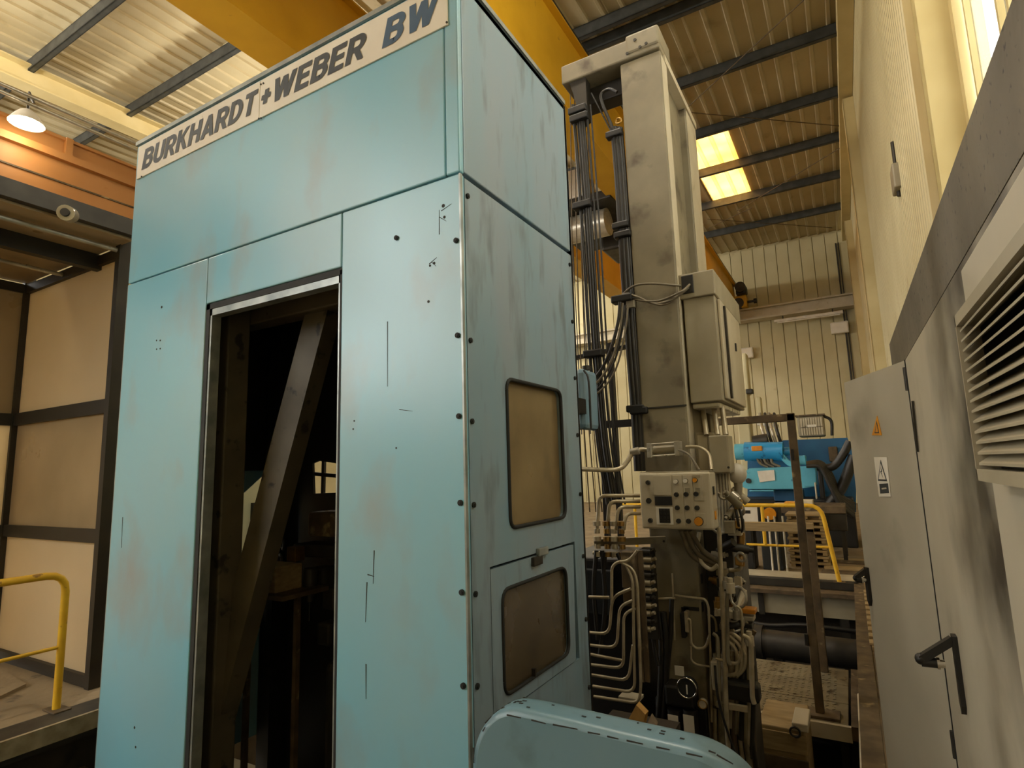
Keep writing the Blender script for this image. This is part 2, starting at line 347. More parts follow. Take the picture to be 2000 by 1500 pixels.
while x > ROOFX0:
    x0 = x-1.0
    if x0 < SX1-.02 and x > SX0+.02 and False: pass
    if first is None: first = sheet(x0, 1.0, SHY0, SHY1).build('roof_sheet', roofm, ceiling); fx = x0
    elif x0 <= SX1 and x >= SX0:
        cuts = sorted({max(x0, SX0), min(x, SX1)})
        for a, b in ((x0, max(x0, SX0)), (min(x, SX1), x)):
            if b-a > .02: sheet(a, b-a, SHY0, SHY1, max(1, round((b-a)*3))).build('roof_sheet', roofm, ceiling)
        a, b = max(x0, SX0), min(x, SX1)
        if b-a > .02:
            sheet(a, b-a, SHY0, SY0, max(1, round((b-a)*3))).build('roof_sheet', roofm, ceiling)
            sheet(a, b-a, SY1, SHY1, max(1, round((b-a)*3))).build('roof_sheet', roofm, ceiling)
    else: clone(first, (x0-fx, 0, 0))
    x = x0
ym = [atRoof(*p).y for p in ((1400, 330),)][0]
for (y0, y1) in ((SY0, ym-.06), (ym+.06, SY1)): sheet(SX0, SX1-SX0, y0, y1, 3).build('skylight_sheet', amber, ceiling)
pys = [-3.2, -.8, 1.9] + [atRoof(*p, -.15).y for p in ((100, 90), (320, 170))] + [8.0] + [atRoof(*p, -.15).y for p in ((1130, 62), (1145, 90), (1655, 45), (1655, 170), (1645, 262), (1650, 335), (1645, 400), (1645, 462))]
p0 = None
for y in pys:
    z = rz(y)-.05
    if p0 is None:
        mb = MB().box((-22, y-.01, z-.24), (WX-.2, y+.01, z)); mb.box((-22, y-.01, z-.24), (WX-.2, y+.09, z-.22)); mb.box((-22, y-.01, z-.02), (WX-.2, y+.09, z)); mb.box((-22, y+.075, z-.24), (WX-.2, y+.09, z-.19))
        p0 = mb.build('purlin', purl, ceiling); q0 = (y, z)
    else: clone(p0, (0, y-q0[0], z-q0[1]))
for a, b in (((1570, 0), (1345, 208)), ((1350, 220), (1640, 246)), ((1652, 282), (1440, 412)), ((1382, 428), (1625, 445)), ((1385, 445), (1470, 405))):
    MB().tube([atRoof(*a, -.32), atRoof(*b, -.32)], .012, 6).build('brace_rod', rust, ceiling)
# --- right wall: ribbed cladding between columns, tall glazing towards the viewer
wr = MB().box((WX+.02, -6, 0), (WX+.1, SHY1, 3.0)).box((WX+.02, -6, 3), (WX+.1, 1.6, 9.9)).box((WX+.02, 4.36, 3), (WX+.1, SHY1, 10.4)).box((WX+.02, 1.6, 8.9), (WX+.1, 4.36, 9.9))
wall_right = struct(wr.build('wall_right', wallm), 'cream ribbed sheet side wall with tall glazing', 'wall')
def wsheet_x(y0, w, z0, z1, ribs):
    prof = []; st = w/ribs
    for i in range(ribs): a = y0+i*st; prof += [(a, 0), (a+st*.55, 0), (a+st*.65, .025), (a+st*.9, .025)]
    prof.append((y0+w, 0)); vs = []
    for (yy, dx) in prof: vs += [(WX-dx, yy, z0), (WX-dx, yy, z1)]
    return MB().add(vs, [(2*i, 2*i+1, 2*i+3, 2*i+2) for i in range(len(prof)-1)])
y = 4.7; f0 = None
while y < WY:
    if f0 is None: f0 = wsheet_x(y, 1.0, .1, 10.2, 7).build('wall_sheet', wallm, wall_right); fy = y
    else: clone(f0, (0, y-fy, 0))
    y += 1.0
def hcol(yc):
    mb = MB().box((WX-.24, yc-.17, 0), (WX-.22, yc+.17, 9.6)).box((WX-.02, yc-.17, 0), (WX, yc+.17, 9.6)).box((WX-.24, yc-.17, 0), (WX, yc-.155, 9.6))
    return mb.build('column', colm, wall_right)
c1 = hcol(4.55); clone(c1, (0, 9.75, 0)); clone(c1, (0, 17.5, 0))
# window
win = sbase('window_1', (WX, 3, 3.0), 'tall bright glazing in the side wall above the cabinets', 'window')
MB().box((WX-.05, 4.3, 3), (WX+.1, 4.38, 8.9)).box((WX-.05, 1.6, 2.92), (WX+.1, 4.3, 3.02)).box((WX-.05, 1.6, 8.85), (WX+.1, 4.3, 8.95)).build('window_frame', colm, win)
ys = [4.3]; y = 4.3; k = 0
while y > 1.7:
    y -= (.17, .6)[k % 2]; k += 1; ys.append(max(y, 1.6))
g0 = None
for a, b in zip(ys[:-1], ys[1:]):
    MB().box((WX, b+.015, 3.02), (WX+.006, a-.015, 8.85)).build('pane', pane, win)
    MB().box((WX-.03, b-.015, 3.02), (WX+.04, b+.015, 8.85)).build('mullion', colm, win)
# --- end wall
wf = struct(MB().box((-22, WY+.03, 0), (WX+.1, WY+.12, rz(WY))).build('wall_far', wallm), 'cream panelled end wall of the hall', 'wall')
x = WX-.44; f0 = None
while x > -22:
    if f0 is None: f0 = MB().cbox((x+.012, WY-.03, .0), (x+.43, WY+.06, rz(WY)-.1), .012).build('wall_panel', wallm, wf); fx = x
    else: clone(f0, (x-fx, 0, 0))
    x -= .44
MB().box((WX-.55, WY-.1, .2), (WX-.5, WY-.03, 9.9)).build('downpipe', dgrey, wf)
MB().box((WX-.45, WY-.1, .2), (WX-.42, WY-.03, 9.9)).build('downpipe', dgrey, wf)
# --- left wall far beyond the booth
struct(MB().box((-22.2, 2.9, 0), (-22.0, WY, 10.3)).build('wall_left', wallm), 'cream side wall far behind the booth', 'wall')
# --- wall behind the viewer, unseen; its opening is shaped for glare on the enclosure front
struct(MB().box((-5.6, -6.1, 0), (WX+.1, -6, 9.7)).box((-22, -6.1, 8.4), (-5.6, -6, 9.7)).box((-22, -6.1, 0), (-5.6, -6, 3.3)).box((-22, -6.1, 3.3), (-12, -6, 8.4)).build('wall_back', wallm), 'unseen cream wall behind the viewer with an opening shaped for the glare', 'wall')
# ================================================================== CRANE AND RUNWAYS
GB, GT = 1.62+1.69*3.3, 1.62+2.13*3.3
crane = thing('bridge_crane', 'yellow double girder bridge crane spanning under the roof', 'crane', (-4.8, 12, GB))
def girder(x1, w):
    mb = MB().box((x1-w+.03, -5, GB+.03), (x1-.03, 24.1, GT-.03)); mb.box((x1-w-.03, -5, GB), (x1+.02, 24.1, GB+.03)); mb.box((x1-w-.03, -5, GT-.03), (x1+.08, 24.1, GT)); return mb
girder(-3.3, .52).build('girder', yell, crane); girder(-5.85, .55).build('girder', yell, crane)
MB().box((-3.3+.02, -5, GT), (-3.3+.08, 24.1, GT+.05)).box((-3.75, -5, GT), (-3.69, 24.1, GT+.05)).build('trolley_rail', dgrey, crane)
ec = MB().cbox((-6.8, 24.0, 7.72), (-2.9, 24.5, 8.2), .03).build('end_carriage', yell, crane)
MB().cyl((-3.2, 23.95, 7.9), (-3.2, 24.55, 7.9), .2, 16).build('wheel', dgrey, crane)
MB().cyl((-2.9, 24.25, 7.95), (-2.6, 24.25, 7.95), .05, 10).cyl((-2.66, 24.25, 7.95), (-2.55, 24.25, 7.95), .1, 12).build('buffer', black, crane)
MB().cbox((-3.25, 23.8, 8.2), (-2.85, 24.2, 8.5), .05).cyl((-3.05, 23.6, 8.45), (-3.05, 24.2, 8.45), .2, 14).build('drive_motor', dgrey, crane)
hoist = thing('crane_hoist', 'grey and white hoist trolley hanging between the yellow girders', 'hoist', (-4.8, 11.5, 6.6))
MB().cbox((-5.5, 10.9, 7.15), (-3.75, 13.6, 7.35), .03).build('trolley_frame', dgrey, hoist)
MB().cyl((-5.3, 11.4, 6.85), (-4.0, 11.4, 6.85), .3, 18).build('drum', steel, hoist)
MB().cbox((-5.6, 10.9, 7.35), (-4.3, 11.5, 8.0), .03).build('control_box', white, hoist)
MB().cbox((-4.5, 12.2, 6.55), (-4.0, 13.3, 7.15), .06).build('motor', dgrey, hoist)
for dx in (-4.9, -4.7, -4.5): MB().tube([(dx, 11.5, 6.8), (dx, 11.5, 2.3)], .012, 5).build('wire_rope', hose, hoist)
rb = MB().box((-18, 24.2, 7.2), (WX-.05, 24.75, 7.26)).box((-18, 24.46, 7.2), (WX-.05, 24.5, 7.7)).box((-18, 24.25, 7.64), (WX-.05, 24.7, 7.7)).build('crane_runway_beam', greyl)
tag(rb, 'pale steel crane runway beam along the end wall', 'beam')
MB().box((WX-.12, 24.15, 7.15), (WX-.04, 24.8, 7.9)).build('end_stop', dgrey, rb)
tl = thing('tube_light', 'white fluorescent tube light under the end wall runway beam', 'light', (-.3, 24.3, 7.0))
MB().box((-2.0, 24.26, 6.98), (.35, 24.4, 7.07)).build('housing', white, tl); MB().box((-1.7, 24.3, 7.07), (-1.66, 24.36, 7.2)).box((0, 24.3, 7.07), (.04, 24.36, 7.2)).build('hanger', dgrey, tl); MB().cyl((-1.9, 24.3, 6.95), (.25, 24.3, 6.95), .03, 8).build('tube', white, tl)
for nm, p in (('small white floodlight on end wall beside the grey box', (1456, 690)), ('white floodlight high in the end wall corner', (1640, 640))):
    c = atY(*p, WY-.32); t = thing('floodlight', nm, 'light', (c.x, c.y, c.z-.2), 'end wall floodlights')
    MB().cbox(c+V(-.3, -.1, -.22), c+V(.3, .08, .22), .04).build('housing', white, t); MB().box(c+V(-.24, -.11, -.16), c+V(.24, -.1, .16)).build('lens', signw, t)
    MB().box(c+V(-.04, .08, -.1), c+V(.04, .29, .1)).build('bracket', dgrey, t)
# orange runway on the left
ox = -6.6
def oz(px, py): return atX(px, py, ox).z
zt, zb = (oz(0, 217)+oz(267, 330))/2, (oz(0, 347)+oz(257, 427))/2-.12
ob = thing('orange_runway_beam', 'orange steel crane runway girder above the booth', 'beam', (ox, 3, zb))
MB().box((ox-.05, -3, zb), (ox, 9, zt)).build('web', orange, ob)
f1 = (oz(0, 255)+oz(265, 365))/2
MB().box((ox-.4, -3, zt-.03), (ox+.03, 9, zt)).build('top_flange', orange, ob)
MB().box((ox-.02, -3, f1-.055), (ox+.06, 9, f1+.02)).build('stiffener_rib', orange, ob)
MB().box((ox-.3, -3, zb-.03), (ox+.04, 9, zb)).build('bottom_flange', orange, ob)
f2 = (oz(0, 315)+oz(260, 405))/2
MB().box((ox-.02, -3, f2-.008), (ox+.012, 9, f2+.008)).build('seam', rust, ob)
p = atX(132, 285, ox)
for dy in (-1.15, 0, 1.15, 2.3): MB().box((ox-.02, p.y+dy-.03, f1), (ox+.05, p.y+dy+.03, zt)).build('stiffener', orange, ob)
# conduits and lamp
for k, (a, b) in enumerate((((0, 155), (270, 288)), ((0, 171), (270, 300)))):
    z = (atX(*a, -6.2).z+atX(*b, -6.2).z)/2
    o = MB().tube([(-6.2, -2, z), (-6.2, 8, z)], .018, 8).build('conduit', steel); tag(o, ('upper', 'lower')[k]+' of two thin steel conduits running above the orange girder', 'pipe', 'conduits above the orange girder')
L0 = atX(52, 238, -6.35)
lp = thing('high_bay_lamp', 'lit hanging high bay lamp near the orange girder', 'lamp', (L0.x, L0.y, L0.z-.05))
MB().tube([L0+V(0, 0, .12), L0+V(0, 0, .30), V(-6.2, L0.y, z)], .012, 6).build('rod', dgrey, lp)
pr = [(.03, .12), (.06, .1), (.10, .05), (.14, -.02)]
def lathe(mb, c, prof, n=18):
    vs = [V(c)+V(r*math.cos(2*math.pi*k/n), r*math.sin(2*math.pi*k/n), z) for r, z in prof for k in range(n)]
    return mb.add(vs, [(i*n+k, i*n+(k+1) % n, (i+1)*n+(k+1) % n, (i+1)*n+k) for i in range(len(prof)-1) for k in range(n)], True)
lathe(MB(), L0, pr).build('shade', white, lp); MB().sphere(L0+V(0, 0, -.01), .09, 14, (1, 1, .6)).build('bulb', lampe, lp)
lamp_light('POINT', L0+V(0, 0, -.12), 5, (1, .88, .66), .1, lp)
# added lamps, kept out of view, that brighten the roof and far hall
for k, (x, y) in enumerate(((-9.5, 8), (-9.5, 15.5), (-2.2, 2.6), (-12.5, 22), (-12, 1.5), (-7, -3))):
    c = V(x, y, rz(y)-1.0); t = thing('high_bay_lamp', 'added unseen fill lamp under the roof '+('behind the blue enclosure', 'far behind the enclosure', 'above the machine column', 'in the far left corner', 'left of the booth', 'before the back wall')[k], 'lamp', (c.x, c.y, c.z-.2), 'added fill lamps')
    MB().tube([c+V(0, 0, .25), c+V(0, 0, .75)], .015, 6).build('rod', dgrey, t); lathe(MB(), c, [(.05, .26), (.09, .2), (.2, .05), (.27, -.1), (.26, -.1), (.19, .04), (.08, .18)]).build('shade', white, t)
    MB().sphere(c+V(0, 0, -.03), .1, 12).build('bulb', lampe, t); lamp_light('POINT', c+V(0, 0, -.2), (560, 560, 380, 560, 560, 560)[k], (1, .93, .8), .25, t)
# ================================================================== BOOTH, LEFT
BY = 2.555; BX0, BX1, BT = -7.2, -5.36, 3.8
booth = thing('panel_booth', 'dark framed booth with cream panels beside the blue enclosure', 'booth', (-6.3, 1.5, 0))
fw = .07
for x in (BX0, BX1): MB().box((x-fw/2, BY-fw, 0), (x+fw/2, BY+.02, BT)).build('post', bframe, booth)
for zc, hh in ((.04, .1), (1.17, .11), (2.25, .12), (3.6, .09)): MB().box((BX0, BY-fw*.8, zc-hh/2), (BX1, BY+.01, zc+hh/2)).build('rail', bframe, booth)
for z0, z1, mm in ((.06, 1.13, panelw), (1.2, 2.2, panelg), (2.3, 3.56, panelw)): MB().cbox((BX0+.03, BY-.02, z0), (BX1-.03, BY, z1), .005).build('panel', mm, booth)
for y0, y1 in ((1.35, 2.5), (.1, 1.3)):
    for z0, z1, mm in ((.06, 1.13, panelw), (1.2, 2.2, panelw), (2.3, 3.56, panelg)): MB().cbox((BX0-.02, y0, z0), (BX0, y1, z1), .005).build('panel', mm, booth)
    MB().box((BX0-.03, y0-.06, 0), (BX0+.04, y0+.0, BT)).build('post', bframe, booth)
    for zc, hh in ((1.17, .11), (2.25, .12), (3.6, .09)): MB().box((BX0-.03, y0, zc-hh/2), (BX0+.03, y1, zc+hh/2)).build('rail', bframe, booth)
for k in range(3):
    y1 = BY-.05-k*1.2; MB().cbox((BX0, y1-1.15, 3.66), (BX1+.2, y1, 3.69), .005).build('ceiling_panel', panelg, booth); MB().box((BX0, y1-1.21, 3.58), (BX1+.2, y1-1.15, 3.7)).build('ceiling_rail', bframe, booth)
MB().box((BX1+.17, -1.2, 3.68), (BX1+.27, BY+.02, 3.82)).build('top_beam', dgrey, booth)
MB().box((BX1-.45, -1.2, 3.52), (BX1-.37, BY, 3.66)).build('ceiling_rail', bframe, booth)
MB().tube([(BX1-.02, -1.2, 3.62), (BX1-.02, BY, 3.62)], .022, 8).build('conduit', steel, booth)
MB().tube([(BX0+.8, -1.2, 3.6), (BX0+.8, BY, 3.6)], .02, 8).build('conduit', steel, booth)
c = atX(133, 420, BX1+.34)
MB().tube([c+V(-.02, .01, 0), V(BX1+.22, c.y+.03, 3.7)], .012, 8).build('light_arm', dgrey, booth)
ll = MB().cyl(c+V(.03, -.03, 0), c+V(-.04, .03, .02), .06, 18); ll = ll.build('round_light', steel, booth); MB().cyl(c+V(.04, -.04, 0), c+V(.03, -.03, 0), .032, 14).build('lens', dgrey, booth)
# dirt heaps on the booth floor
MB().prism([V(a, b, 0) for a, b in ((-6.6, 1.9), (-6.1, 1.8), (-5.7, 2.0), (-5.9, 2.3), (-6.4, 2.35))], (0, 0, .025)).build('dirt_patch', conc, floor)
# --- yellow rail on the booth floor
yr = thing('guard_rail', 'bent yellow tubular guard rail on the booth floor edge', 'rail', (-5.1, 2.1, 0))
b = atZ(103, 1390, 0); bx, by = b.x, b.y+.02; zt = .95
MB().tube([(bx, by, 0), (bx, by, zt), (bx, -1.5, zt)], .026, 12, bend=.13).build('frame_tube', yrail, yr)
MB().tube([(bx, by, .435), (bx, -1.5, .435)], .013, 8).build('mid_rail', yrail, yr)
MB().tube([(bx, -.4, 0), (bx, -.4, zt)], .024, 10).build('post', yrail, yr)
MB().cbox((bx-.09, by-.05, 0), (bx+.09, by+.06, .014), .004).build('base_plate', rust, yr)
# steel channel lying in the pit, lower left
o = MB().bar(atZ(75, 1474, -.42), atZ(175, 1530, -.46), .12, .07).build('steel_channel', rust); tag(o, 'rusty steel channel slanting in the pit at lower left', 'beam')
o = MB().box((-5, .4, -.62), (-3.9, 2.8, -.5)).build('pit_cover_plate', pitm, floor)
# ================================================================== BLUE MACHINE ENCLOSURE
EX0, EX1, EY0, EY1, EZ, ET = -3.73, -1.244, 1.8, 2.88, 2.81, 3.72
enc = thing('machine_enclosure', 'tall worn blue sheet metal machine enclosure with open doorway', 'machine enclosure', (-2.5, 2.3, -1.1))
DX0, DX1, DZ, PB, TH, G = -2.915, -1.90, 2.535, -.25, .03, .004
def fp(x0, x1, z0, z1, name='front_panel', m_=blue, y=EY0, t=TH): return MB().cbox((x0, y, z0), (x1, y+t, z1), .006).build(name, m_, enc)
fp(EX0, -1.315, EZ+G, ET); fp(-1.312, EX1-.0, EZ+G, ET)
fp(EX0, DX0-G, PB, EZ-G); fp(DX0, DX1-G, DZ+.012, EZ-G); fp(DX1, EX1, PB, EZ-G)
fp(EX0+.05, EX1-.05, EZ-.03, EZ+.03, 'inner_rail', black, EY0+.028, .04)
MB().box((EX1-.06, EY0+.04, EZ-.05), (EX1-.028, EY1, EZ+.05)).build('inner_rail', black, enc)
# top rim
MB().box((EX0, EY0-.012, ET), (EX1+.01, EY0+.03, ET+.025)).box((EX1-.03, EY0-.012, ET), (EX1+.01, EY1, ET+.025)).build('top_rim', bedge, enc)
# left edge flange
MB().cbox((EX0-.016, EY0+.006, PB), (EX0, EY0+.06, EZ), .003).build('edge_flange', bedge, enc)
lo = [V(EX0, EY0+.06, -.13), V(EX0, EY1, -.13), V(EX0, EY1, ET), V(EX0, EY0+.06, ET)]
MB().plate(lo, [[atX(*q, EX0) for q in ((440, 978), (470, 964), (512, 926), (500, 1150), (445, 1165))]], (.03, 0, 0)).build('side_panel', blue, enc)
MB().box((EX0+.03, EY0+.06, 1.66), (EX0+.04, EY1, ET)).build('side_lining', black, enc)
# roof and back of the enclosure, blackened to put the interior's shade into the colour
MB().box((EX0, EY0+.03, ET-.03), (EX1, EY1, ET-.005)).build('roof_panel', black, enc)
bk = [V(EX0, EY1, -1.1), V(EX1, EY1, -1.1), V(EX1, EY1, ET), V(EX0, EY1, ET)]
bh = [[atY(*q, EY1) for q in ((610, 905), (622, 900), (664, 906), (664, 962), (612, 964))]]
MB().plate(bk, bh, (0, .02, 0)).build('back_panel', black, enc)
a, b = atY(608, 925, EY1+.03), atY(664, 930, EY1+.03); MB().bar(a, b, .02, .025).build('back_bar', black, enc); a, b = atY(633, 895, EY1+.03), atY(631, 965, EY1+.03); MB().bar(a, b, .02, .025).build('back_bar', black, enc)
# corner bead between front and side
MB().box((EX1-.004, EY0-.004, PB), (EX1+.004, EY0+.012, EZ-.006)).build('corner_bead', bedge, enc)
# side panels
sx = EX1-TH
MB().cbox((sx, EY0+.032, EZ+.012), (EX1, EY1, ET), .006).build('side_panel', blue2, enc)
w1 = [atX(*p, EX1) for p in ((988, 738), (1094, 766), (1103, 1003), (997, 1040))]
fl_ = [atX(*p, EX1) for p in ((957, 1112), (1122, 1058), (1128, 1284), (966, 1386))]
def yz(pts, x): return [V(x, p.y, p.z) for p in pts]
w1b = [V(sx, min(p.y for p in w1), 2.005), V(sx, max(p.y for p in w1), 2.005), V(sx, max(p.y for p in w1), 1.375), V(sx, min(p.y for p in w1), 1.375)]
fy0, fy1, fz1 = min(p.y for p in fl_), max(p.y for p in fl_), 1.245
fz0 = fl_[2].z-.01
outer = [V(sx, EY0+.032, PB), V(sx, EY1, PB), V(sx, EY1, EZ-.012), V(sx, EY0+.032, EZ-.012)]
hole1 = rquad(w1b, .05)
hole2 = [V(sx, fy0, fz0), V(sx, fy1, fz0), V(sx, fy1, fz1), V(sx, fy0, fz1)]
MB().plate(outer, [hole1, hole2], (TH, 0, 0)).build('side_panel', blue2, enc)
win1 = MB().prism([V(sx+.004, p.y, p.z) for p in rquad([V(sx, p.y+(.004 if i in (0, 3) else -.004), p.z) for i, p in enumerate(w1b)], .05)], (.006, 0, 0)).build('window_pane', dirty, enc)
lp_ = rquad(w1b, .05); MB().tube([V(EX1+.001, p.y, p.z) for p in lp_+[lp_[0]]], .009, 6, False).build('window_gasket', gasket, win1)
# hinged flap with its own window, standing a little ajar at the far edge
def fpt(y, z, o=0): return V(EX1-.024+o+.006*(y-fy0)/(fy1-fy0), y, z)
w2 = [atX(*p, EX1) for p in ((986, 1150), (1106, 1106), (1107, 1280), (973, 1366))]
wy0, wy1, wz1, wz0 = (w2[0].y+w2[3].y)/2+.01, (w2[1].y+w2[2].y)/2, (w2[0].z+w2[1].z)/2, (w2[2].z+w2[3].z)/2
fo = [fpt(fy0+.004, fz0+.006), fpt(fy1-.055, fz0+.006), fpt(fy1-.03, fz1-.012), fpt(fy0+.004, fz1-.01)]
wq = [fpt(wy0, wz0), fpt(wy1, wz0), fpt(wy1, wz1), fpt(wy0, wz1)]
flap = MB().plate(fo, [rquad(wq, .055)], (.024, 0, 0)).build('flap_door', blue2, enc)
MB().prism([p+V(.006, 0, 0) for p in rquad(wq, .055)], (.006, 0, 0)).build('window_pane', dirtyd, flap)
lq = [p+V(.024, 0, 0) for p in rquad(wq, .055)]; MB().tube(lq+[lq[0]], .008, 6, False).build('window_gasket', gasket, flap)
hy = (fy0+fy1)/2+.02
MB().cbox((EX1, hy-.04, fz1-.015), (EX1+.02, hy+.05, fz1+.02), .004).build('hinge', bedge, enc)
MB().cbox((EX1-.002, hy-.09, fz1-.05), (EX1+.018, hy-.005, fz1-.012), .004).build('latch', dgrey, flap)
MB().box((EX1+.004, fy0+.3, fz0+.07), (EX1+.022, fy0+.312, fz0+.1)).build('latch_pin', black, flap)
MB().box((EX1-.09, fy0-.03, fz0-.03), (EX1-.07, fy1+.03, fz1+.03)).build('flap_backing', black, enc)
# far edge of the side: return flange
MB().box((sx-.04, EY1, PB), (EX1, EY1+.012, ET)).build('edge_flange', blue2, enc)
# bolts
def bolt(p, n):
    p = V(p); n = V(n); return MB().cyl(p, p+n*.007, .011, 10).cyl(p+n*.007, p+n*.010, .006, 8).build('bolt', gasket, enc)
for q in ((896, 655), (897, 813), (903, 982), (906, 1157), (910, 1340), (892, 470), (775, 465)): p = atY(*q, EY0); bolt((min(p.x, EX1-.022), p.y, p.z), (0, -1, 0))
for q in ((908, 662), (912, 822), (917, 987), (920, 1163), (923, 1345), (905, 378)): p = atX(*q, EX1); bolt((p.x, EY0+.05, p.z), (1, 0, 0))
for q in ((1113, 518), (1118, 629), (1123, 739), (1129, 850), (1134, 965), (1141, 1085), (1146, 1208), (1152, 1340)): p = atX(*q, EX1); bolt((p.x, EY1-.025, p.z), (1, 0, 0))
for q in ((247, 583), (241, 669), (234, 768), (227, 870), (219, 974), (197, 1273), (190, 1371), (181, 1474)): p = atY(*q, EY0); bolt((EX0-.012, EY0+.02, p.z), (-.6, -.8, 0))
# scratches and chips down to the primer
def scr(a, b, w=.003):
    p, q = atY(*a, EY0), atY(*b, EY0); d = (q-p).normalized(); r = V(-d.z, 0, d.x)*w/2
    MB().prism([p-r, q-r*.4, q+r*.4, p+r], (0, -.0012, 0)).build('scratch', chip, enc)
for a, b in (((717, 1137), (714, 1215)), ((715, 1297), (715, 1365)), ((718, 1122), (731, 1126)), ((731, 1075), (729, 1140)), ((757, 628), (757, 755)), ((780, 800), (806, 803)), ((862, 412), (882, 398)), ((838, 516), (853, 503)), ((843, 512), (852, 520)), ((858, 424), (872, 432)), ((858, 458), (858, 410)), ((240, 1010), (237, 1070))): scr(a, b, .0045 if a[1] > 1000 else .003)
for q, r_ in (((866, 402), .008), ((868, 424), .006), ((848, 514), .006), ((840, 519), .005), ((316, 600), .008), ((306, 665), .005), ((313, 665), .005), ((306, 682), .005), ((313, 681), .005), ((837, 589), .006), ((692, 822), .004), ((690, 838), .004), ((774, 875), .004), ((263, 1421), .007), ((265, 1459), .006)):
    p = atY(*q, EY0); MB().cyl(p, p+V(0, -.0015, 0), r_, 7).build('chip', chip, enc)
# name board
b0 = atY(272, 352, EY0); b1 = atY(876, 47, EY0); zb = (b0.z+b1.z)/2; zt_ = ET-.015
xb0, xb1 = EX0+.03, b1.x
mid = atY(508, 240, EY0).x
sg = MB().cbox((xb0, EY0-.008, zb), (mid-.002, EY0, zt_), .002).build('name_board', signw, enc)
MB().cbox((mid+.002, EY0-.008, zb), (xb1, EY0, zt_), .002).build('board_half', signw, sg)
for q in ((510, 165), (515, 163), (506, 232), (510, 231), (873, 44), (277, 345)): p = atY(*q, EY0-.008); MB().cyl(p, p+V(0, -.004, 0), .005, 8).build('screw', dgrey, sg)
def xat(px): return atY(px, 345-(px-272)*.5, EY0).x
hgt = (zt_-zb)*.60; z0 = zb+(zt_-zb)*.2
xa, xbb = xat(279), xat(503)
lettering('BURKHARDT', 'lettering', ink, sg, (xa, EY0-.0085, z0), (1, 0, 0), (0, 0, 1), xbb-xa, hgt, .2)
xa, xbb = xat(507), xat(533)
lettering('+', 'lettering', ink, sg, (xa, EY0-.0085, z0-hgt*.02), (1, 0, 0), (0, 0, 1), xbb-xa, hgt*1.0, .2)
xa, xbb = xat(531), xat(717)
lettering('WEBER', 'lettering', ink, sg, (xa, EY0-.0085, z0), (1, 0, 0), (0, 0, 1), xbb-xa, hgt, .2)
xa, xbb = xat(749), xat(858)
lettering('BW', 'lettering', inkb, sg, (xa, EY0-.0085, z0-.005), (1, 0, 0), (0, 0, 1), xbb-xa, hgt*1.06, .2)
# door frame: dark gasket gap, then a bare metal strip
MB().box((DX0-.0, EY0+.004, PB), (DX0+.03, EY0+.05, DZ+.008)).box((DX0, EY0+.004, DZ-.022), (DX1, EY0+.05, DZ+.008)).box((DX1-.014, EY0+.004, PB), (DX1-.002, EY0+.05, DZ)).build('door_gasket', gasket, enc)
MB().box((DX0+.03, EY0+.008, PB), (DX0+.046, EY0+.06, DZ-.022)).box((DX0+.03, EY0+.008, DZ-.058), (DX1-.014, EY0+.06, DZ-.022)).box((DX1-.026, EY0+.008, PB), (DX1-.014, EY0+.06, DZ-.022)).build('door_strip', bedge, enc)
# inner frame seen through the doorway
fx0, fx1 = atY(412, 600, EY0+.16).x, atY(448, 600, EY0+.16).x
MB().cbox((fx0, EY0+.16, -1.0), (fx1, EY0+.3, 2.6), .01).build('frame_post', inner, enc)
MB().cbox((fx0, EY0+.3, 2.5), (-1.4, EY0+.42, 2.62), .01).build('frame_rail', inner, enc)
a, b = atY(640, 580, EY0+.4), atY(398, 1500, EY0+.24)
MB().bar(a, a+(b-a)*1.3, .17, .1, (0, 1, 0)).build('diagonal_brace', inner, enc)
MB().cbox((-2.3, EY0+.5, 2.3), (-1.35, EY0+.9, 2.75), .03).build('drive_housing', black, enc)
MB().cyl((-1.7, EY0+.6, 2.32), (-1.7, EY0+.6, 2.1), .07, 14).build('drive_nose', dgrey, enc)
for x in (-3.6, -1.36): MB().box((x-.06, EY1-.12, -1.1), (x+.06, EY1, ET)).build('frame_post', black, enc)
MB().box((EX0, EY0+.03, -1.1), (EX0+.1, EY0+.3, PB)).box((EX1-.1, EY0+.03, -1.1), (EX1, EY1, PB)).box((EX0, EY0+.03, -.45), (EX1, EY0+.12, PB)).build('base_frame', dgrey, enc)
# ---- things standing inside / behind the doorway
mc = thing('milling_head', 'dark machine spindle head and tool arm inside the blue enclosure', 'machine', (-1.9, 2.75, -1.1))
c = atY(640, 1150, 2.75)
MB().cbox((-2.75, 2.5, -1.1), (-2.05, 2.84, .55), .05).build('body', black, mc)
MB().cbox(atY(572, 1062, 2.7), atY(690, 1095, 2.7)+V(0, .3, 0), .01).build('tool_arm', dgrey, mc)
MB().cbox(atY(560, 1068, 2.62), atY(576, 1098, 2.62)+V(0, .08, 0), .005).build('arm_end', brass, mc)
p = atY(606, 1110, 2.65); MB().cyl(p, p+V(0, 0, -.12), .045, 14).cyl(p+V(0, 0, -.12), p+V(0, 0, -.2), .035, 14).cyl(p+V(0, 0, -.2), p+V(0, 0, -.32), .008, 8).build('spindle', dgrey, mc)
for k in range(4):
    p = atY(548+4*(k % 2), 1030+32*k, 2.62); MB().torus(p, (.5, 1, .1), .035, .009, 12, 6).build('tool_clamp', dgrey, mc)
MB().cbox(atY(600, 1000, 2.6), atY(650, 1050, 2.6)+V(0, .2, 0), .02).build('gear_housing', rust, mc)
for q in ((620, 1130), (630, 1240), (640, 1170)): p = atY(*q, 2.72); MB().cbox(p+V(-.06, 0, -.07), p+V(.06, .12, .07), .02).build('valve_block', dgrey, mc)
o = thing('tool_cabinet', 'cream cabinet glimpsed behind the diagonal brace', 'cabinet', (-4.4, 3.0, -1.1))
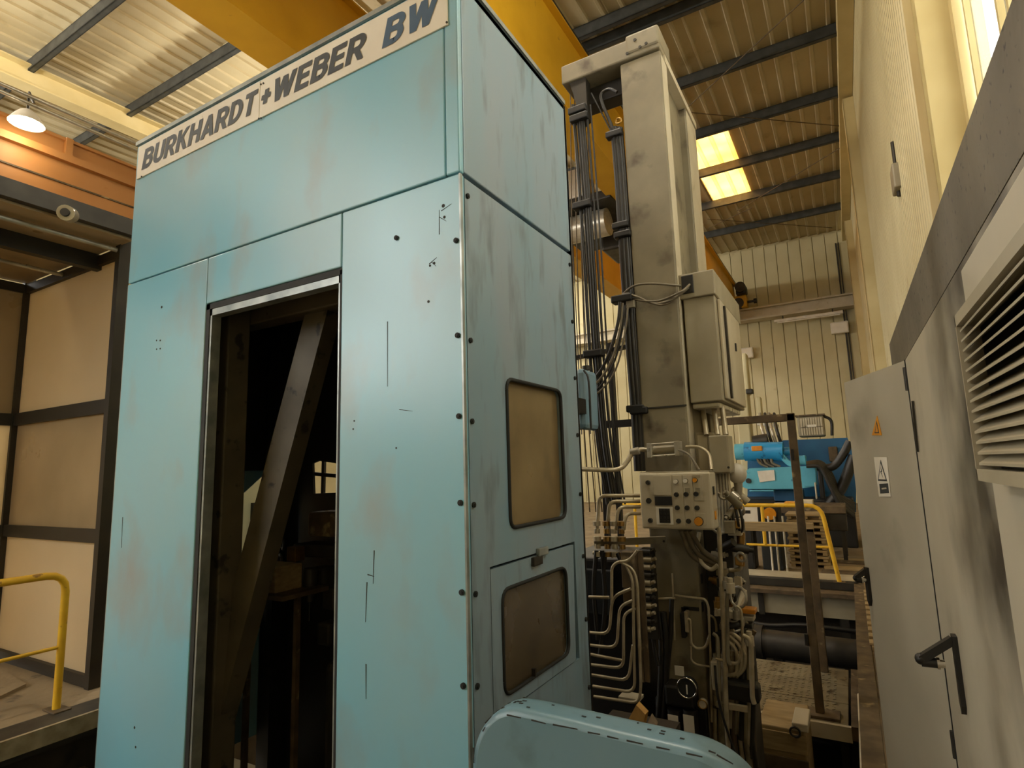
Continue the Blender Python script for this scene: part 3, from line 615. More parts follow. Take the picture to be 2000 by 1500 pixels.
a, b = atX(438, 1000, -4.2), atX(512, 1078, -4.2)
MB().cbox((-4.7, a.y-.15, b.z), (-4.2, b.y-.03, b.z+1.0), .02).build('body', wallm, o); MB().cbox((-4.7, a.y-.15, -1.1), (-4.22, b.y+.1, b.z), .02).build('base', rust, o)
MB().box((-4.2, b.y-.12, b.z+.02), (-4.17, b.y-.02, b.z+.4)).build('door_edge', dgrey, o)
a = atY(512, 1140, 2.4)
o = MB().cbox(a+V(-.12, 0, -.05), a+V(.12, .2, .1), .008).build('wooden_box', wood); tag(o, 'small wooden box on the shelf inside the enclosure', 'box')
o = MB().box(a+V(-.3, -.05, -.075), a+V(.25, .3, -.05)).build('shelf', rust); tag(o, 'narrow metal shelf inside the enclosure', 'shelf')
MB().bar(a+V(-.25, .1, -.08), a+V(-.25, .1, -1.8), .03, .03).build('leg', rust, o); MB().bar(a+V(.2, .1, -.08), a+V(.2, .1, -1.8), .03, .03).build('leg', rust, o)
c = atZ(470, 1475, -.4); c = V(-4.05, 2.3, 0)
o = MB().cbox((c.x-.5, c.y-.15, -.46), (c.x+.35, c.y+.6, -.4), .01).build('floor_plate', grate); tag(o, 'tan floor plate at the bottom of the enclosure doorway', 'plate')
for dx in (-.4, .25): MB().box((c.x+dx, c.y-.1, -1.1), (c.x+dx+.06, c.y+.5, -.46)).build('support', dgrey, o)
# ================================================================== ROUNDED BLUE CONSOLE IN FRONT
CY = 1.3
oc = [(919, 1560), (920, 1490), (930, 1440), (955, 1402), (985, 1386), (1020, 1388), (1100, 1406), (1200, 1430), (1300, 1453), (1365, 1470), (1420, 1500), (1465, 1545), (1490, 1600)]
pts = curve([atY(*q, CY) for q in oc], 4)
ct = [p for p in pts]; low = .45
con = thing('console_panel', 'rounded blue steel console panel with chipped rim in the foreground', 'console', ((ct[0].x+ct[-1].x)/2, CY, -1.1))
poly = [V(ct[0].x, CY, low)]+ct+[V(ct[-1].x, CY, low)]
n = len(poly); mb = MB()
def off(i, d):
    a, b = poly[max(i-1, 0)], poly[min(i+1, n-1)]; t = (b-a).normalized(); nn = V(-t.z, 0, t.x)
    return poly[i]+(nn if nn.z >= -.2 else nn)*d
rings = []
for d, yy in ((-.016, 0), (-.007, .003), (-.001, .011), (.0, .02), (.0, .07), (-.003, .085), (-.016, .09)): rings.append([off(i, d)+V(0, yy, 0) for i in range(n)])
vs = [p for r_ in rings for p in r_]
mb.add(vs, [(k*n+i, k*n+i+1, (k+1)*n+i+1, (k+1)*n+i) for k in range(len(rings)-1) for i in range(n-1)], True)
mb.add(rings[0], [tuple(range(n))]); mb.add(rings[-1], [tuple(reversed(range(n)))])
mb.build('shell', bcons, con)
def cmark(a, b, w=.0035):
    p, q = atY(*a, CY), atY(*b, CY); d = (q-p).normalized(); r_ = V(-d.z, 0, d.x)*w/2
    MB().prism([p-r_, q-r_*.6, q+r_*.6, p+r_], (0, -.0012, 0)).build('chip', chip, con)
for a, b in (((990, 1396), (1018, 1402)), ((1038, 1406), (1066, 1413)), ((1080, 1415), (1128, 1424)), ((1148, 1430), (1172, 1434)), ((1186, 1438), (1208, 1443)), ((1224, 1446), (1256, 1453)), ((1282, 1459), (1308, 1464)), ((1340, 1471), (1372, 1478)), ((1384, 1466), (1398, 1471)), ((1400, 1474), (1432, 1492)), ((948, 1412), (960, 1399)), ((943, 1428), (948, 1420)), ((925, 1460), (926, 1490))): cmark(a, b)
for i in range(26):
    k = random.randrange(8, n-12); p = off(k, .0005)+V(0, random.uniform(.02, .08), 0); d = (poly[k+1]-poly[k]).normalized()*random.uniform(.003, .012); w = V(0, .002, 0)
    MB().prism([p-w, p+d-w, p+d+w, p+w], (0, 0, .0012)).build('chip', chip, con)
MB().box((ct[0].x+.2, CY+.02, -1.1), (ct[0].x+.28, CY+.08, low)).box((ct[-1].x-.3, CY+.02, -1.1), (ct[-1].x-.22, CY+.08, low)).build('leg', dgrey, con)
# ================================================================== GREY MACHINE COLUMN
KX0, KX1, KY = -1.24, -.925, 4.0
col = thing('machine_column', 'tall grey steel machine column with top crossbeam', 'column', (-1.08, 4.5, -1.1))
MB().cbox((KX0, KY, -1.1), (KX1, KY+.165, 4.7), .012).build('front_post', grey, col)
MB().cbox((KX0, 4.77, -1.1), (KX1, 5.14, 4.66), .012).build('rear_post', grey, col)
MB().box((KX0+.02, KY+.165, -1.1), (KX1-.06, 4.77, 4.66)).build('web_plate', grey, col)
MB().cbox((KX1-.001, KY+.01, 1.2), (KX1+.004, KY+.155, 4.66), .002).build('lit_edge_strip', greyl, col); MB().cbox((KX1-.001, 4.78, 2.9), (KX1+.004, 5.13, 4.64), .002).build('lit_edge_strip', greyl, col)  # pale strips put the window light into the column's side edges
MB().cbox((-1.73, KY-.02, 4.71), (KX1-.0, KY+.32, 4.87), .012).build('cross_beam', grey, col)
MB().cbox((-1.18, KY-.03, 4.74), (KX1+.005, KY+.3, 4.90), .02).build('beam_cap', grey, col)
MB().box((KX0, KY+.1, 4.66), (KX1+.01, 5.16, 4.72)).build('top_plate', greyl, col)
a = atY(1117, 170, KY+.05); b = atY(1143, 235, KY+.05)
MB().prism([V(a.x, KY, 4.71), V(b.x+.04, KY, 4.71), V(b.x+.04, KY, b.z), V(b.x-.02, KY, b.z-.03), V(a.x+.03, KY, 4.6)], (0, .1, 0)).build('hanger_bracket', dgrey, col)
p = atY(1150, 205, KY+.2); MB().cbox((-1.62, KY+.15, 4.56), (KX0, KY+.3, 4.71), .01).build('lower_beam', dgrey, col)
for q in ((1225, 105), (1250, 92), (1262, 85), (1240, 78)): p = atY(*q, KY-.03); MB().cyl(p, p+V(0, -.006, 0), .012, 8).build('bolt', dgrey, col)
z1, z2 = atY(1254, 793, KY).z, atY(1254, 800, KY).z
MB().box((KX0-.003, KY-.004, z2), (KX1+.003, KY, z2+.012)).build('weld_seam', dgrey, col)
for q in ((1365, 970), (1367, 1068), (1370, 1130), (1372, 1185)): p = atX(*q, KX1+.002); MB().box(p+V(0, -.02, -.03), p+V(.003, .02, .03)).build('slot', black, col)
for q, w in (((1338, 1190), .05), ((1350, 1189), .1)): p = atY(*q, KY-.004); MB().box(p+V(-w/2, 0, -.012), p+V(w/2, .004, .012)).build('slot', black, col)
p = atY(1327, 1310, KY); MB().box(p+V(-.03, -.003, -.03), p+V(.03, 0, .03)).build('plate', signw, col)
# ---- grey box hung on the column
bx = thing('electrical_box', 'large grey electrical box with hood hung high on the machine column', 'electrical box', (-.8, 4.6, 2.0))
MB().cbox((-.905, 4.05, 2.03), (-.692, 5.0, 2.77), .008).build('body', boxgr, bx)
MB().cbox((-.925, 4.03, 2.765), (-.68, 5.12, 2.945), .008).build('hood', boxgr, bx)
MB().cbox((-.9, 4.02, 2.80), (-.82, 4.045, 2.93), .004).build('cable_entry', black, bx)
MB().cbox((-.69, 4.12, 2.05), (-.67, 4.95, 2.75), .006).build('door', greyl, bx)
MB().box((-.668, 4.22, 2.06), (-.655, 4.26, 2.72)).build('door_bar', dgrey, bx)
MB().box((-.67, 4.62, 2.46), (-.66, 4.65, 2.52)).build('lock', black, bx)
MB().cbox((-.9, 4.08, 1.99), (-.72, 4.95, 2.03), .01).build('base_plate', steel, bx)
# ---- two smaller boxes
s1 = thing('junction_box', 'grey junction box on the column side below the electrical box', 'junction box', (-.72, 4.1, 1.55))
a, b = atY(1383, 851, 3.98), atY(1427, 924, 3.98)
MB().cbox((a.x, 3.98, b.z), (b.x, 4.16, a.z), .008).build('body', boxgr, s1); MB().cbox((a.x+.006, 3.972, b.z+.006), (b.x-.006, 3.98, a.z-.006), .003).build('lid', boxgr, s1)
p = atY(1423, 913, 3.97); MB().cyl(p, p+V(0, -.006, 0), .008, 8).build('lid_screw', dgrey, s1)
s2 = thing('junction_box', 'narrow grey box tucked behind the junction box beside the column', 'junction box', (-.85, 4.2, 1.55))
a, b = atY(1356, 845, 4.15), atY(1392, 925, 4.15); MB().cbox((a.x, 4.15, b.z), (b.x, 4.4, a.z), .008).build('body', boxgr, s2); MB().box((a.x+.02, 4.145, b.z+.02), (b.x-.02, 4.15, a.z-.02)).build('lid', greyl, s2)
for px in (1380, 1402, 1418): p = atY(px, 850, 4.1); q = atY(px-8, 795, 4.2); MB().tube([p, q], .018, 8).build('cable_gland', tube, s1)
tk = thing('air_tank', 'small white rounded tank hanging behind the junction box', 'tank', (-.62, 4.3, 1.4))
p = atY(1440, 925, 4.2); MB().sphere(p, .062, 16, (1, 1, 1.15)).build('tank_bowl', white, tk); MB().cyl(p+V(-.08, 0, .02), p+V(0, 0, .02), .04, 12).build('tank_neck', steel, tk); MB().cyl(p+V(0, 0, -.06), p+V(0, 0, -.14), .03, 12, .02).build('tank_drain', steel, tk)
# ---- control panel
cp = thing('push_button_station', 'grey push button control panel on the column with keypad and amber stop button', 'control panel', (-.97, 3.7, 1.2))
PX0_, PX1_, PZ0, PZ1, PY_ = -1.19, -.745, 1.215, 1.565, 3.7
MB().cbox((PX0_, PY_, PZ0), (PX1_, PY_+.17, PZ1), .012).build('housing', greyl, cp)
def cpt(u, v): return V(PX0_+(PX1_-PX0_)*u, PY_, PZ1-(PZ1-PZ0)*v)    # u,v across the front
def cplate(u0, v0, u1, v1, nm, m_, t=.004): a, b = cpt(u0, v0), cpt(u1, v1); return MB().cbox((a.x, PY_-t, b.z), (b.x, PY_, a.z), .0015).build(nm, m_, cp)
cplate(.21, .05, .46, .40, 'blank_plate', greyl); cplate(.49, .05, .62, .93, 'legend_plate', greyl, .003); cplate(.63, .05, .76, .93, 'legend_plate', greyl, .003); cplate(.77, .05, .90, .50, 'legend_plate', greyl, .003); cplate(.77, .71, .90, .93, 'legend_plate', greyl, .003)
cplate(.77, .05, .87, .10, 'legend_strip', boxgr, .005); cplate(.65, .27, .72, .36, 'legend_strip', boxgr, .005); cplate(.79, .27, .86, .36, 'legend_strip', boxgr, .005)
cplate(.215, .42, .46, .58, 'display', black, .006); cplate(.22, .61, .46, .92, 'keypad_plate', white); kp = cplate(.265, .635, .42, .89, 'keypad', black, .007)
for i in range(3):
    for j in range(4):
        p = cpt(.29+.0525*i, .665+.065*j); MB().cbox(p+V(-.006, -.011, -.006), p+V(.006, -.007, .006), .001).build('key', dgrey, kp)
def button(u, v, r_, m_, nm='button'):
    p = cpt(u, v); o = MB().cyl(p+V(0, -.003, 0), p+V(0, -.011, 0), r_*1.15, 16).build('button_ring', dgrey, cp); MB().cyl(p+V(0, -.011, 0), p+V(0, -.022, 0), r_, 16).build(nm, m_, o)
for u, v, m_ in ((.535, .16, white), (.67, .15, white), (.80, .14, orbtn), (.53, .39, black), (.665, .385, black), (.80, .38, black), (.53, .62, black), (.665, .62, black), (.80, .62, dgrey), (.535, .85, black), (.67, .85, black), (.135, .17, dgrey), (.135, .85, dgrey)): button(u, v, .013, m_)
button(.81, .85, .025, orbtn, 'stop_button'); p = cpt(.125, .5); MB().cyl(p, p+V(0, -.006, 0), .018, 16).cyl(p, p+V(0, -.008, 0), .008, 10).build('key_switch', dgrey, cp)
MB().cbox((PX0_-.0, PY_+.02, PZ1), (PX1_, PY_+.16, PZ1+.006), .002).build('top_lip', boxgr, cp)
MB().cbox((-1.1, PY_+.17, 1.28), (-.85, KY, 1.45), .01).build('wall_bracket', dgrey, cp)
for z in (1.3, 1.45): p = V(PX1_+.001, PY_+.06, z); MB().box(p+V(0, -.01, -.025), p+V(.006, .02, .025)).build('side_latch', (black, warn)[z < 1.4], cp)
# hoses from the panel
for k, (a, b, c_) in enumerate((((1330, 1036), (1352, 1085), (1398, 1110)), ((1340, 1036), (1362, 1080), (1402, 1104)), ((1348, 1036), (1372, 1074), (1405, 1098)))):
    MB().tube(curve([atY(*a, 3.78), atY(*b, 3.86), atY(*c_, 4.05)], 8), .016, 8).build('panel_hose', hoseg, cp)
o = MB().tube([atY(1390, 918, 3.8), atY(1386, 885, 3.9), atY(1366, 872, 3.95), atY(1340, 873, 3.97)], .011, 8, bend=.06).build('panel_conduit', tube, cp)
# ---- flow sensor block on the column
fs = thing('flow_sensor', 'small steel cylinder with end flanges on the column above the control panel', 'cylinder', (-1.1, 3.95, 1.7))
a, b = atY(1272, 880, 3.93), atY(1325, 876, 3.93)
MB().cyl(a, b, .028, 14).build('barrel', boxgr, fs)
for c_, w in ((a, .05), (b, .05)): MB().cbox(c_+V(-.016, -.05, -w), c_+V(.016, .05, w), .004).build('end_flange', steel, fs)
for dz in (-.04, .04): MB().cyl(a+V(0, -.035, dz), b+V(0, -.035, dz), .006, 8).build('tie_rod', steel, fs)
MB().tube(curve([atY(1318, 876, 3.9), atY(1345, 888, 3.85), atY(1366, 918, 3.82)], 8), .008, 8).build('lead', hoseg, fs)
MB().tube(curve([a, atY(1252, 878, 3.93), atY(1236, 884, 3.9), atY(1226, 900, 3.88), atY(1213, 914, 3.85), atY(1190, 918, 3.8), atY(1132, 916, 3.6)], 6), .016, 10).build('supply_pipe', tube, fs)
p = atY(1240, 882, 3.9); MB().cyl(p+V(-.03, 0, -.006), p+V(.03, 0, .006), .026, 6).build('union_nut', steel, fs)
# ================================================================== HANGING CABLES AND HOSES
def bundle(label, lst, cat='cable', nm='hose_bundle', m_=hose, loc=None):
    p0 = V(lst[0][0][0]); t = thing(nm, label, cat, loc or tuple(lst[0][0][-1]))
    for pts, r_, *mm in lst: MB().tube(curve(pts, 5) if len(pts) > 2 else pts, r_, 8).build('hose', mm[0] if mm else m_, t)
    return t
def vl(pts, y, dx=0): return [atY(px+dx, py, y) for px, py in pts]
L1 = [(1124, 205), (1134, 330), (1147, 520), (1158, 700), (1172, 860), (1192, 985)]
L2 = [(1199, 250), (1206, 330), (1216, 480), (1228, 660), (1239, 800), (1246, 920)]
t1 = bundle('thick black hoses hanging beside the blue enclosure from the crossbeam bracket', [(vl(L1, 3.95, dx), r_) for dx, r_ in ((-5, .014), (2, .011), (8, .02), (13, .014), (21, .01), (29, .007))])
for q in ((1127, 215), (1130, 230), (1136, 400), (1158, 690)): p = atY(*q, 3.93); MB().cbox(p+V(-.07, -.03, -.03), p+V(.08, .05, .025), .01).build('clamp', black, t1)
t2 = bundle('black hoses strapped along the left edge of the grey column', [(vl(L2, 4.02, dx), r_) for dx, r_ in ((-4, .014), (1, .03), (8, .026), (13, .018))])
for q in ((1201, 262), (1214, 440), (1218, 458), (1243, 798), (1250, 802)): p = atY(*q, 4.0); MB().cbox(p+V(-.07, -.03, -.025), p+V(.06, .04, .025), .01).build('clamp', black, t2)
p = atY(1208, 236, 4.0); MB().torus(p, (0, 1, 0), .022, .007, 12, 6).build('eye', brass, t2)
MB().tube([atY(1200, 258, 4.02), atY(1177, 205, 4.02), atY(1172, 183, 4.02), atY(1190, 172, 4.02), atY(1205, 180, 4.02)], .013, 8, bend=.08).build('bent_hose', hose, t2)
MB().tube([atY(1193, 255, 4.03), atY(1155, 182, 4.03)], .007, 6).build('thin_hose', hose, t2)
for k in range(5): bundle(('leftmost', 'second', 'middle', 'fourth', 'rightmost')[k]+' of the thin brown cables hanging from the crossbeam behind the thick hoses', [(vl([(1114+8*k, 175), (1118+9*k, 500), (1130+9*k, 800), (1140+12*k, 1000)], 4.2), .005)], nm='thin_cable', m_=rust)
# looped cables to the electrical box
hd = atY(1212, 585, 3.96)
lb = thing('cable_loop', 'grey cables looping from the clamp to the electrical box hood', 'cable', tuple(atY(1230, 600, 3.96)))
MB().cbox(hd+V(-.06, -.05, -.03), hd+V(.1, .04, .025), .01).build('clamp', black, lb)
MB().cbox(atY(1222, 588, 3.93), atY(1234, 600, 3.93)+V(.02, .03, 0), .004).build('clamp_plate', steel, lb)
for pts in ([(1212, 580), (1235, 560), (1270, 554), (1330, 558)], [(1212, 578), (1228, 574), (1262, 588), (1300, 594), (1345, 562)], [(1216, 576), (1240, 578), (1275, 592), (1310, 586), (1346, 558)], [(1220, 580), (1245, 586), (1285, 588), (1330, 570), (1347, 556)]):
    MB().tube(curve([atY(*q, 3.93 if 0 < i < len(pts)-1 else 4.02) for i, q in enumerate(pts)], 7), .0085, 8).build('cable', hoseg, lb)
for i, (pts, r_) in enumerate((([(1211, 590), (1207, 630), (1190, 690), (1165, 735), (1128, 765)], .013), ([(1216, 592), (1212, 640), (1196, 700), (1168, 745), (1130, 772)], .01), ([(1222, 596), (1214, 650), (1200, 705), (1172, 755), (1131, 785)], .008), ([(1226, 600), (1222, 640), (1205, 715), (1176, 760), (1131, 790)], .007))):
    MB().tube(curve([atY(*q, 3.9) for q in pts], 7), r_, 8).build('cable', (hose, hoseg)[i % 2], lb)
# dark post frame behind the hoses
df = thing('pipe_stand', 'black steel frame behind the hanging hoses', 'frame', (-1.9, 4.7, -.05))
for px in (1170, 1195): a = atY(px, 770, 4.68); MB().box((a.x-.018, 4.68, -.05), (a.x+.018, 4.74, a.z+.45)).build('post', black, df)
for py in (833, ): a = atY(1125, py, 4.66); b = atY(1250, py-8, 4.66); MB().bar(a, b, .05, .06).build('crossbar', black, df)
a, b = atY(1120, 700, 4.72), atY(1235, 675, 4.72); MB().bar(a, b, .06, .03).build('crossbar', black, df)
o = thing('blue_motor', 'blue motor housing peeking out behind the enclosure edge', 'motor', (-1.65, 3.5, 1.9))
a, b = atY(1120, 720, 3.6), atY(1146, 838, 3.6); MB().cbox((a.x, 3.6, b.z), (b.x, 3.85, a.z), .04).build('body', blue2, o); MB().box((a.x+.02, EY1+.012, b.z+.1), (a.x+.08, 3.6, b.z+.2)).build('mount', black, o); MB().cyl(V(b.x-.03, 3.72, a.z), V(b.x-.03, 3.72, a.z+.03), .03, 12).build('cap', dgrey, o)
MB().tube(curve([V(b.x, 3.6, a.z-.02), V(b.x+.03, 3.6, a.z-.1), V(b.x+.03, 3.6, b.z)], 5), .008, 6).build('lead', hose, o)
# ================================================================== HYDRAULIC PIPE RACK LEFT OF THE COLUMN
hp = thing('hydraulic_pipe_rack', 'rack of bent steel hydraulic pipes between the enclosure and the column', 'pipes', (-1.3, 3.6, -1.1))
def pipe(pts, y, r_, par=hp, bend=.06, m_=tube, nm='pipe'): return MB().tube([atY(p[0], p[1], p[2] if len(p) > 2 else y) for p in pts], r_, 8, bend=bend).build(nm, m_, par)
for pts in ([(1195, 1180), (1195, 1108), (1205, 1098), (1228, 1096), (1245, 1075)], [(1150, 1166), (1190, 1167)], [(1150, 1235), (1190, 1239), (1196, 1165), (1232, 1150)], [(1152, 1260), (1205, 1266), (1210, 1184), (1238, 1172)], [(1154, 1278), (1215, 1290)], [(1154, 1298), (1218, 1306), (1218, 1200), (1240, 1188)], [(1156, 1318), (1228, 1330), (1236, 1260)], [(1158, 1340), (1240, 1353), (1236, 1130), (1222, 1102)], [(1160, 1360), (1248, 1374), (1252, 1340), (1245, 1140), (1238, 1112), (1210, 1096)]):
    pipe(pts, 3.55, .0095)
a = atY(1222, 1110, 3.6); MB().cbox(a+V(-.03, 0, -.12), a+V(.05, .06, .1), .006).build('manifold', rust, hp)
a = atY(1228, 1170, 3.6); MB().cbox(a+V(-.03, -.02, -.04), a+V(.04, .05, .06), .006).build('clamp_block', rust, hp)
for px in (1240, 1250): a, b = atY(px, 1075, 3.7), atY(px+7, 1330, 3.7); MB().bar(a, V(a.x, a.y, b.z), .03, .02).build('rack_rail', rust, hp)
for k in range(11):
    p = atY(1262+2*(k % 2), 1078+15*k, 3.8); MB().cyl(p+V(-.04, 0, 0), p+V(.03, 0, 0), .02, 8).cyl(p+V(.03, 0, 0), p+V(.06, -.01, .012), .012, 8).build('fitting', tube if k % 3 else dgrey, hp)
MB().box(atY(1253, 1070, 3.84), atY(1286, 1250, 3.84)+V(0, .05, 0)).build('fitting_plate', dgrey, hp)
a = atY(1214, 1380, 3.7); MB().cbox((a.x-.6, 3.5, -1.1), (a.x+.25, 3.9, -.2), .01).build('base_block', pitm, hp)
a = atY(1238, 1365, 3.6); MB().cbox(a+V(-.1, 0, -.02), a+V(.03, .1, 0), .003).build('foot_plate', greyl, hp)
# upper pipes running to the column
up = thing('pipe_manifold', 'row of steel pipes with stacked unions on a bracket beside the column', 'pipes', (-1.35, 3.75, .9))
for k, (x, y0) in enumerate(((1170, 968), (1190, 979), (1207, 990), (1222, 1003))): pipe([(1250, y0, 3.85), (x, y0, 3.75), (x-4, 1035, 3.75)], 3.8, .012, up, .05)
for k, x in enumerate((1165, 1184, 1198, 1213)):
    p = atY(x, 1018, 3.75); mb = MB()
    for j in range(5): q = p+V(0, 0, -.05*j); mb.cyl(q, q+V(0, 0, -.03), .028 if j % 2 == 0 else .022, 6)
    mb.build('union_stack', (tube, brass)[k % 2], up)
a, b = atY(1160, 1060, 3.76), atY(1300, 1054, 3.98); MB().bar(a, b, .04, .045).build('bracket', grey, up)
for q in ((1283, 1058), (1297, 1057)): p = atY(*q, 3.95); MB().cyl(p, p+V(0, -.008, 0), .008, 8).build('bolt', dgrey, up)
for k, pts in enumerate(([(1165, 1075), (1160, 1150), (1168, 1250)], [(1182, 1078), (1178, 1120)], [(1206, 1080), (1215, 1100)], [(1176, 1075), (1182, 1180), (1172, 1280)])): MB().tube(curve([atY(*q, 3.74) for q in pts], 5), .016, 8).build('hose', hose, up)
dk = thing('coolant_tank', 'black oily tank behind the bent pipes beside the enclosure', 'tank', (-1.75, 4.0, -1.1))
a, b = atY(1140, 1075, 3.95), atY(1250, 1300, 3.95); MB().cbox((a.x-.2, 3.95, -.3), (b.x, 4.6, a.z-.05), .02).build('body', black, dk); MB().cbox((a.x-.1, 3.9, .6), (b.x-.15, 3.95, a.z-.12), .01).build('lid', gasket, dk)
MB().box((a.x-.15, 4.0, -1.1), (a.x-.05, 4.5, -.3)).box((b.x-.1, 4.0, -1.1), (b.x, 4.5, -.3)).build('leg', black, dk)
for k in range(5): p = atY(1160+9*k, 1080+6*(k % 3), 3.93); MB().sphere(p, .013, 8).build('fitting', (tube, black)[k % 2], dk)
# debris on the pit ledge
lg = thing('rubble_ledge', 'dusty tan ledge strewn with scrap beside the column foot', 'ledge', (-1.8, 5.2, -1.1))
a = atZ(1250, 1300, -.05); MB().cbox((-2.3, 4.64, -1.1), (-1.26, 5.8, -.05), .02).build('slab', conc, lg)
for k in range(12): p = V(random.uniform(-1.8, -1.3), random.uniform(4.75, 5.6), -.05); s = random.uniform(.02, .07); MB().cbox(p+V(-s, -s*.7, -.005), p+V(s, s*.7, s*.6), s*.2).build('scrap', (rust, wood, tube)[k % 3], lg)
o = thing('crumpled_foil', 'crumpled brown foil scrap lying behind the blue console', 'scrap', tuple(atY(1240, 1400, 3.3)))
p = atY(1238, 1402, 3.3); MB().prism([p+V(-.06, 0, -.06), p+V(.0, .05, .05), p+V(.06, .02, .02), p+V(.05, -.03, -.06)], (.01, .03, .01)).build('fold', brass, o); MB().prism([p+V(.05, 0, -.06), p+V(.08, .05, .0), p+V(.12, .02, -.03), p+V(.1, -.03, -.08)], (.0, .03, .01)).build('fold', rust, o)
MB().box((p.x-.2, 3.2, -1.1), (p.x+.2, 3.5, p.z-.06)).build('support_block', pitm, o)
# ================================================================== LOWER COLUMN FITTINGS
lu = thing('lubrication_unit', 'black lubrication unit with round gauge and two filter bowls at the column foot', 'lubricator', (-1.15, 3.9, -.2))
a, b = atY(1298, 1335, 3.88), atY(1358, 1385, 3.88)
MB().cbox((a.x, 3.86, b.z), (b.x, 4.0, a.z-.0), .015).build('head', black, lu)
p = atY(1343, 1342, 3.84); g = MB().cyl(p+V(0, .03, 0), p+V(0, -.02, 0), .058, 22).build('gauge', gasket, lu); MB().torus(p+V(0, -.02, 0), (0, 1, 0), .058, .006, 22, 6).build('gauge_ring', chrome, g); MB().box(p+V(-.004, -.023, -.035), p+V(.004, -.021, .02)).build('needle', white, g)
for x in (1318, 1348):
    p = atY(x, 1385, 3.9); q = p+V(0, 0, -.2); bw = MB().cyl(p, p+V(0, 0, -.17), .045, 16).cyl(p+V(0, 0, -.17), q, .045, 16, .03).build('filter_bowl', black, lu); MB().box(p+V(-.035, -.047, -.13), p+V(.03, -.043, -.02)).build('label_plate', signw, bw)
p = atY(1373, 1374, 3.87); g = MB().cyl(p+V(0, .02, 0), p+V(0, -.015, 0), .026, 16).build('small_gauge', greyl, lu); MB().torus(p+V(0, -.015, 0), (0, 1, 0), .026, .004, 16, 6).build('gauge_ring', brass, g)
MB().cbox((b.x-.28, 3.96, -.5), (b.x+.05, 4.0, b.z), .01).build('back_plate', black, lu)
# black hoses down the column's left side
bundle('black corrugated hoses running down the left side of the column foot', [(vl([(1286, 1195), (1292, 1260), (1290, 1340), (1284, 1430)], 3.95, dx), .02) for dx in (0, 10)] + [(vl([(1272, 1225), (1280, 1275), (1286, 1300)], 3.9), .014), (vl([(1312, 1170), (1310, 1230), (1304, 1300), (1296, 1400)], 3.96), .016)])
# thin pipes on the column's front face
cf = thing('column_pipework', 'thin bent steel tubes and small valve on the front of the column', 'pipes', (-1.05, 3.97, .3))
pipe([(1318, 1163), (1378, 1170), (1384, 1185), (1388, 1290), (1390, 1410)], 3.96, .008, cf); pipe([(1342, 1208), (1348, 1210), (1350, 1258), (1360, 1267), (1378, 1266), (1386, 1240)], 3.95, .009, cf, .04); pipe([(1349, 1262), (1350, 1290), (1360, 1298), (1386, 1302)], 3.95, .007, cf, .04)
p = atY(1338, 1222, 3.95); MB().cbox(p+V(-.03, 0, -.08), p+V(.0, .05, .08), .006).build('valve', black, cf); MB().cbox(p+V(.0, -.01, -.04), p+V(.025, .05, .09), .006).build('valve_body', tube, cf)
pipe([(1313, 1120), (1315, 1165), (1318, 1250)], 3.97, .006, cf); pipe([(1282, 1170), (1320, 1168)], 3.97, .008, cf)
# ================================================================== VALVE BANK RIGHT OF THE COLUMN
rnd2 = random.Random(11)
vb = thing('valve_bank', 'dense bank of steel valves and pipes on the right side of the column', 'valves', (-.7, 4.2, -1.1))
MB().cbox((-.9, 4.1, -1.1), (-.72, 4.7, 1.2), .01).build('mounting_plate', dgrey, vb)
rnd = random.Random(3)
for k in range(64):
    px, py = rnd.uniform(1403, 1448), rnd.uniform(955, 1265); y = rnd.uniform(3.95, 4.3); p = atY(px, py, y); s = rnd.uniform(.018, .042)
    mm = (tube, grey, dgrey, steel, greyl, black, brass)[k % 7]
    if k % 3 == 0: MB().cbox(p+V(-s, -s, -s*1.3), p+V(s, s, s*1.3), .005).build('valve_block', mm, vb)
    elif k % 3 == 1: d = V(rnd.uniform(-1, 1), rnd.uniform(-.6, .2), rnd.uniform(-.6, .6)).normalized(); MB().cyl(p-d*s*1.6, p+d*s*1.2, s*.7, 12).cyl(p+d*s*1.2, p+d*s*1.9, s*.45, 6).build('solenoid', mm, vb)
    else: MB().torus(p, (rnd.uniform(-1, 1), 1, rnd.uniform(-.4, .4)), s*1.5, .009, 14, 6, 0, rnd.choice((180, 250, 360))).build('bent_tube', (tube, hose, steel)[k % 3], vb)
for x in (1406, 1412, 1418, 1424, 1428): pipe([(x, 1040, 4.0), (x-1, 1000, 4.05), (x-6, 925, 4.1)], 4.0, .011, vb, .04, (tube, black, steel)[x % 3])
pipe([(1404, 1030), (1412, 1200), (1420, 1420), (1425, 1500)], 3.85, .014, vb, 0)
pipe([(1442, 1040), (1448, 1100), (1446, 1112), (1425, 1114)], 4.1, .014, vb, .05)
for k in range(4): MB().torus(atY(1435+2*k, 1010, 4.05), (1, .25*k-.3, .1), .07+.008*k, .009, 16, 6, 0, 300).build('hose_coil', hose, vb)
MB().cyl(atY(1447, 1040, 4.1), atY(1447, 1105, 4.1), .025, 12).build('relief_valve', brass, vb)
a = atY(1432, 1185, 3.95); MB().prism([atY(1402, 1203, 3.9), atY(1438, 1210, 3.9), atY(1460, 1165, 4.3), atY(1450, 1160, 4.3), atY(1428, 1195, 4.1)], (0, 0, .04)).build('angle_bracket', greyl, vb)
for k in range(3): p = atY(1462-3*k, 1195+14*k, 4.1); MB().cbox(p+V(-.05, 0, -.015), p+V(.04, .1, .015), .006).build('terminal', (orbtn, steel, black)[k], vb)
for k, (x0, x1, y0) in enumerate(((1440, 1455, 1245), (1432, 1448, 1250), (1424, 1440, 1256))): pipe([(1415, y0-6), (x0-10, y0-10), (x1, y0+12), (x1, y0+60), (x0, 1320)], 3.95, .012, vb, .08)
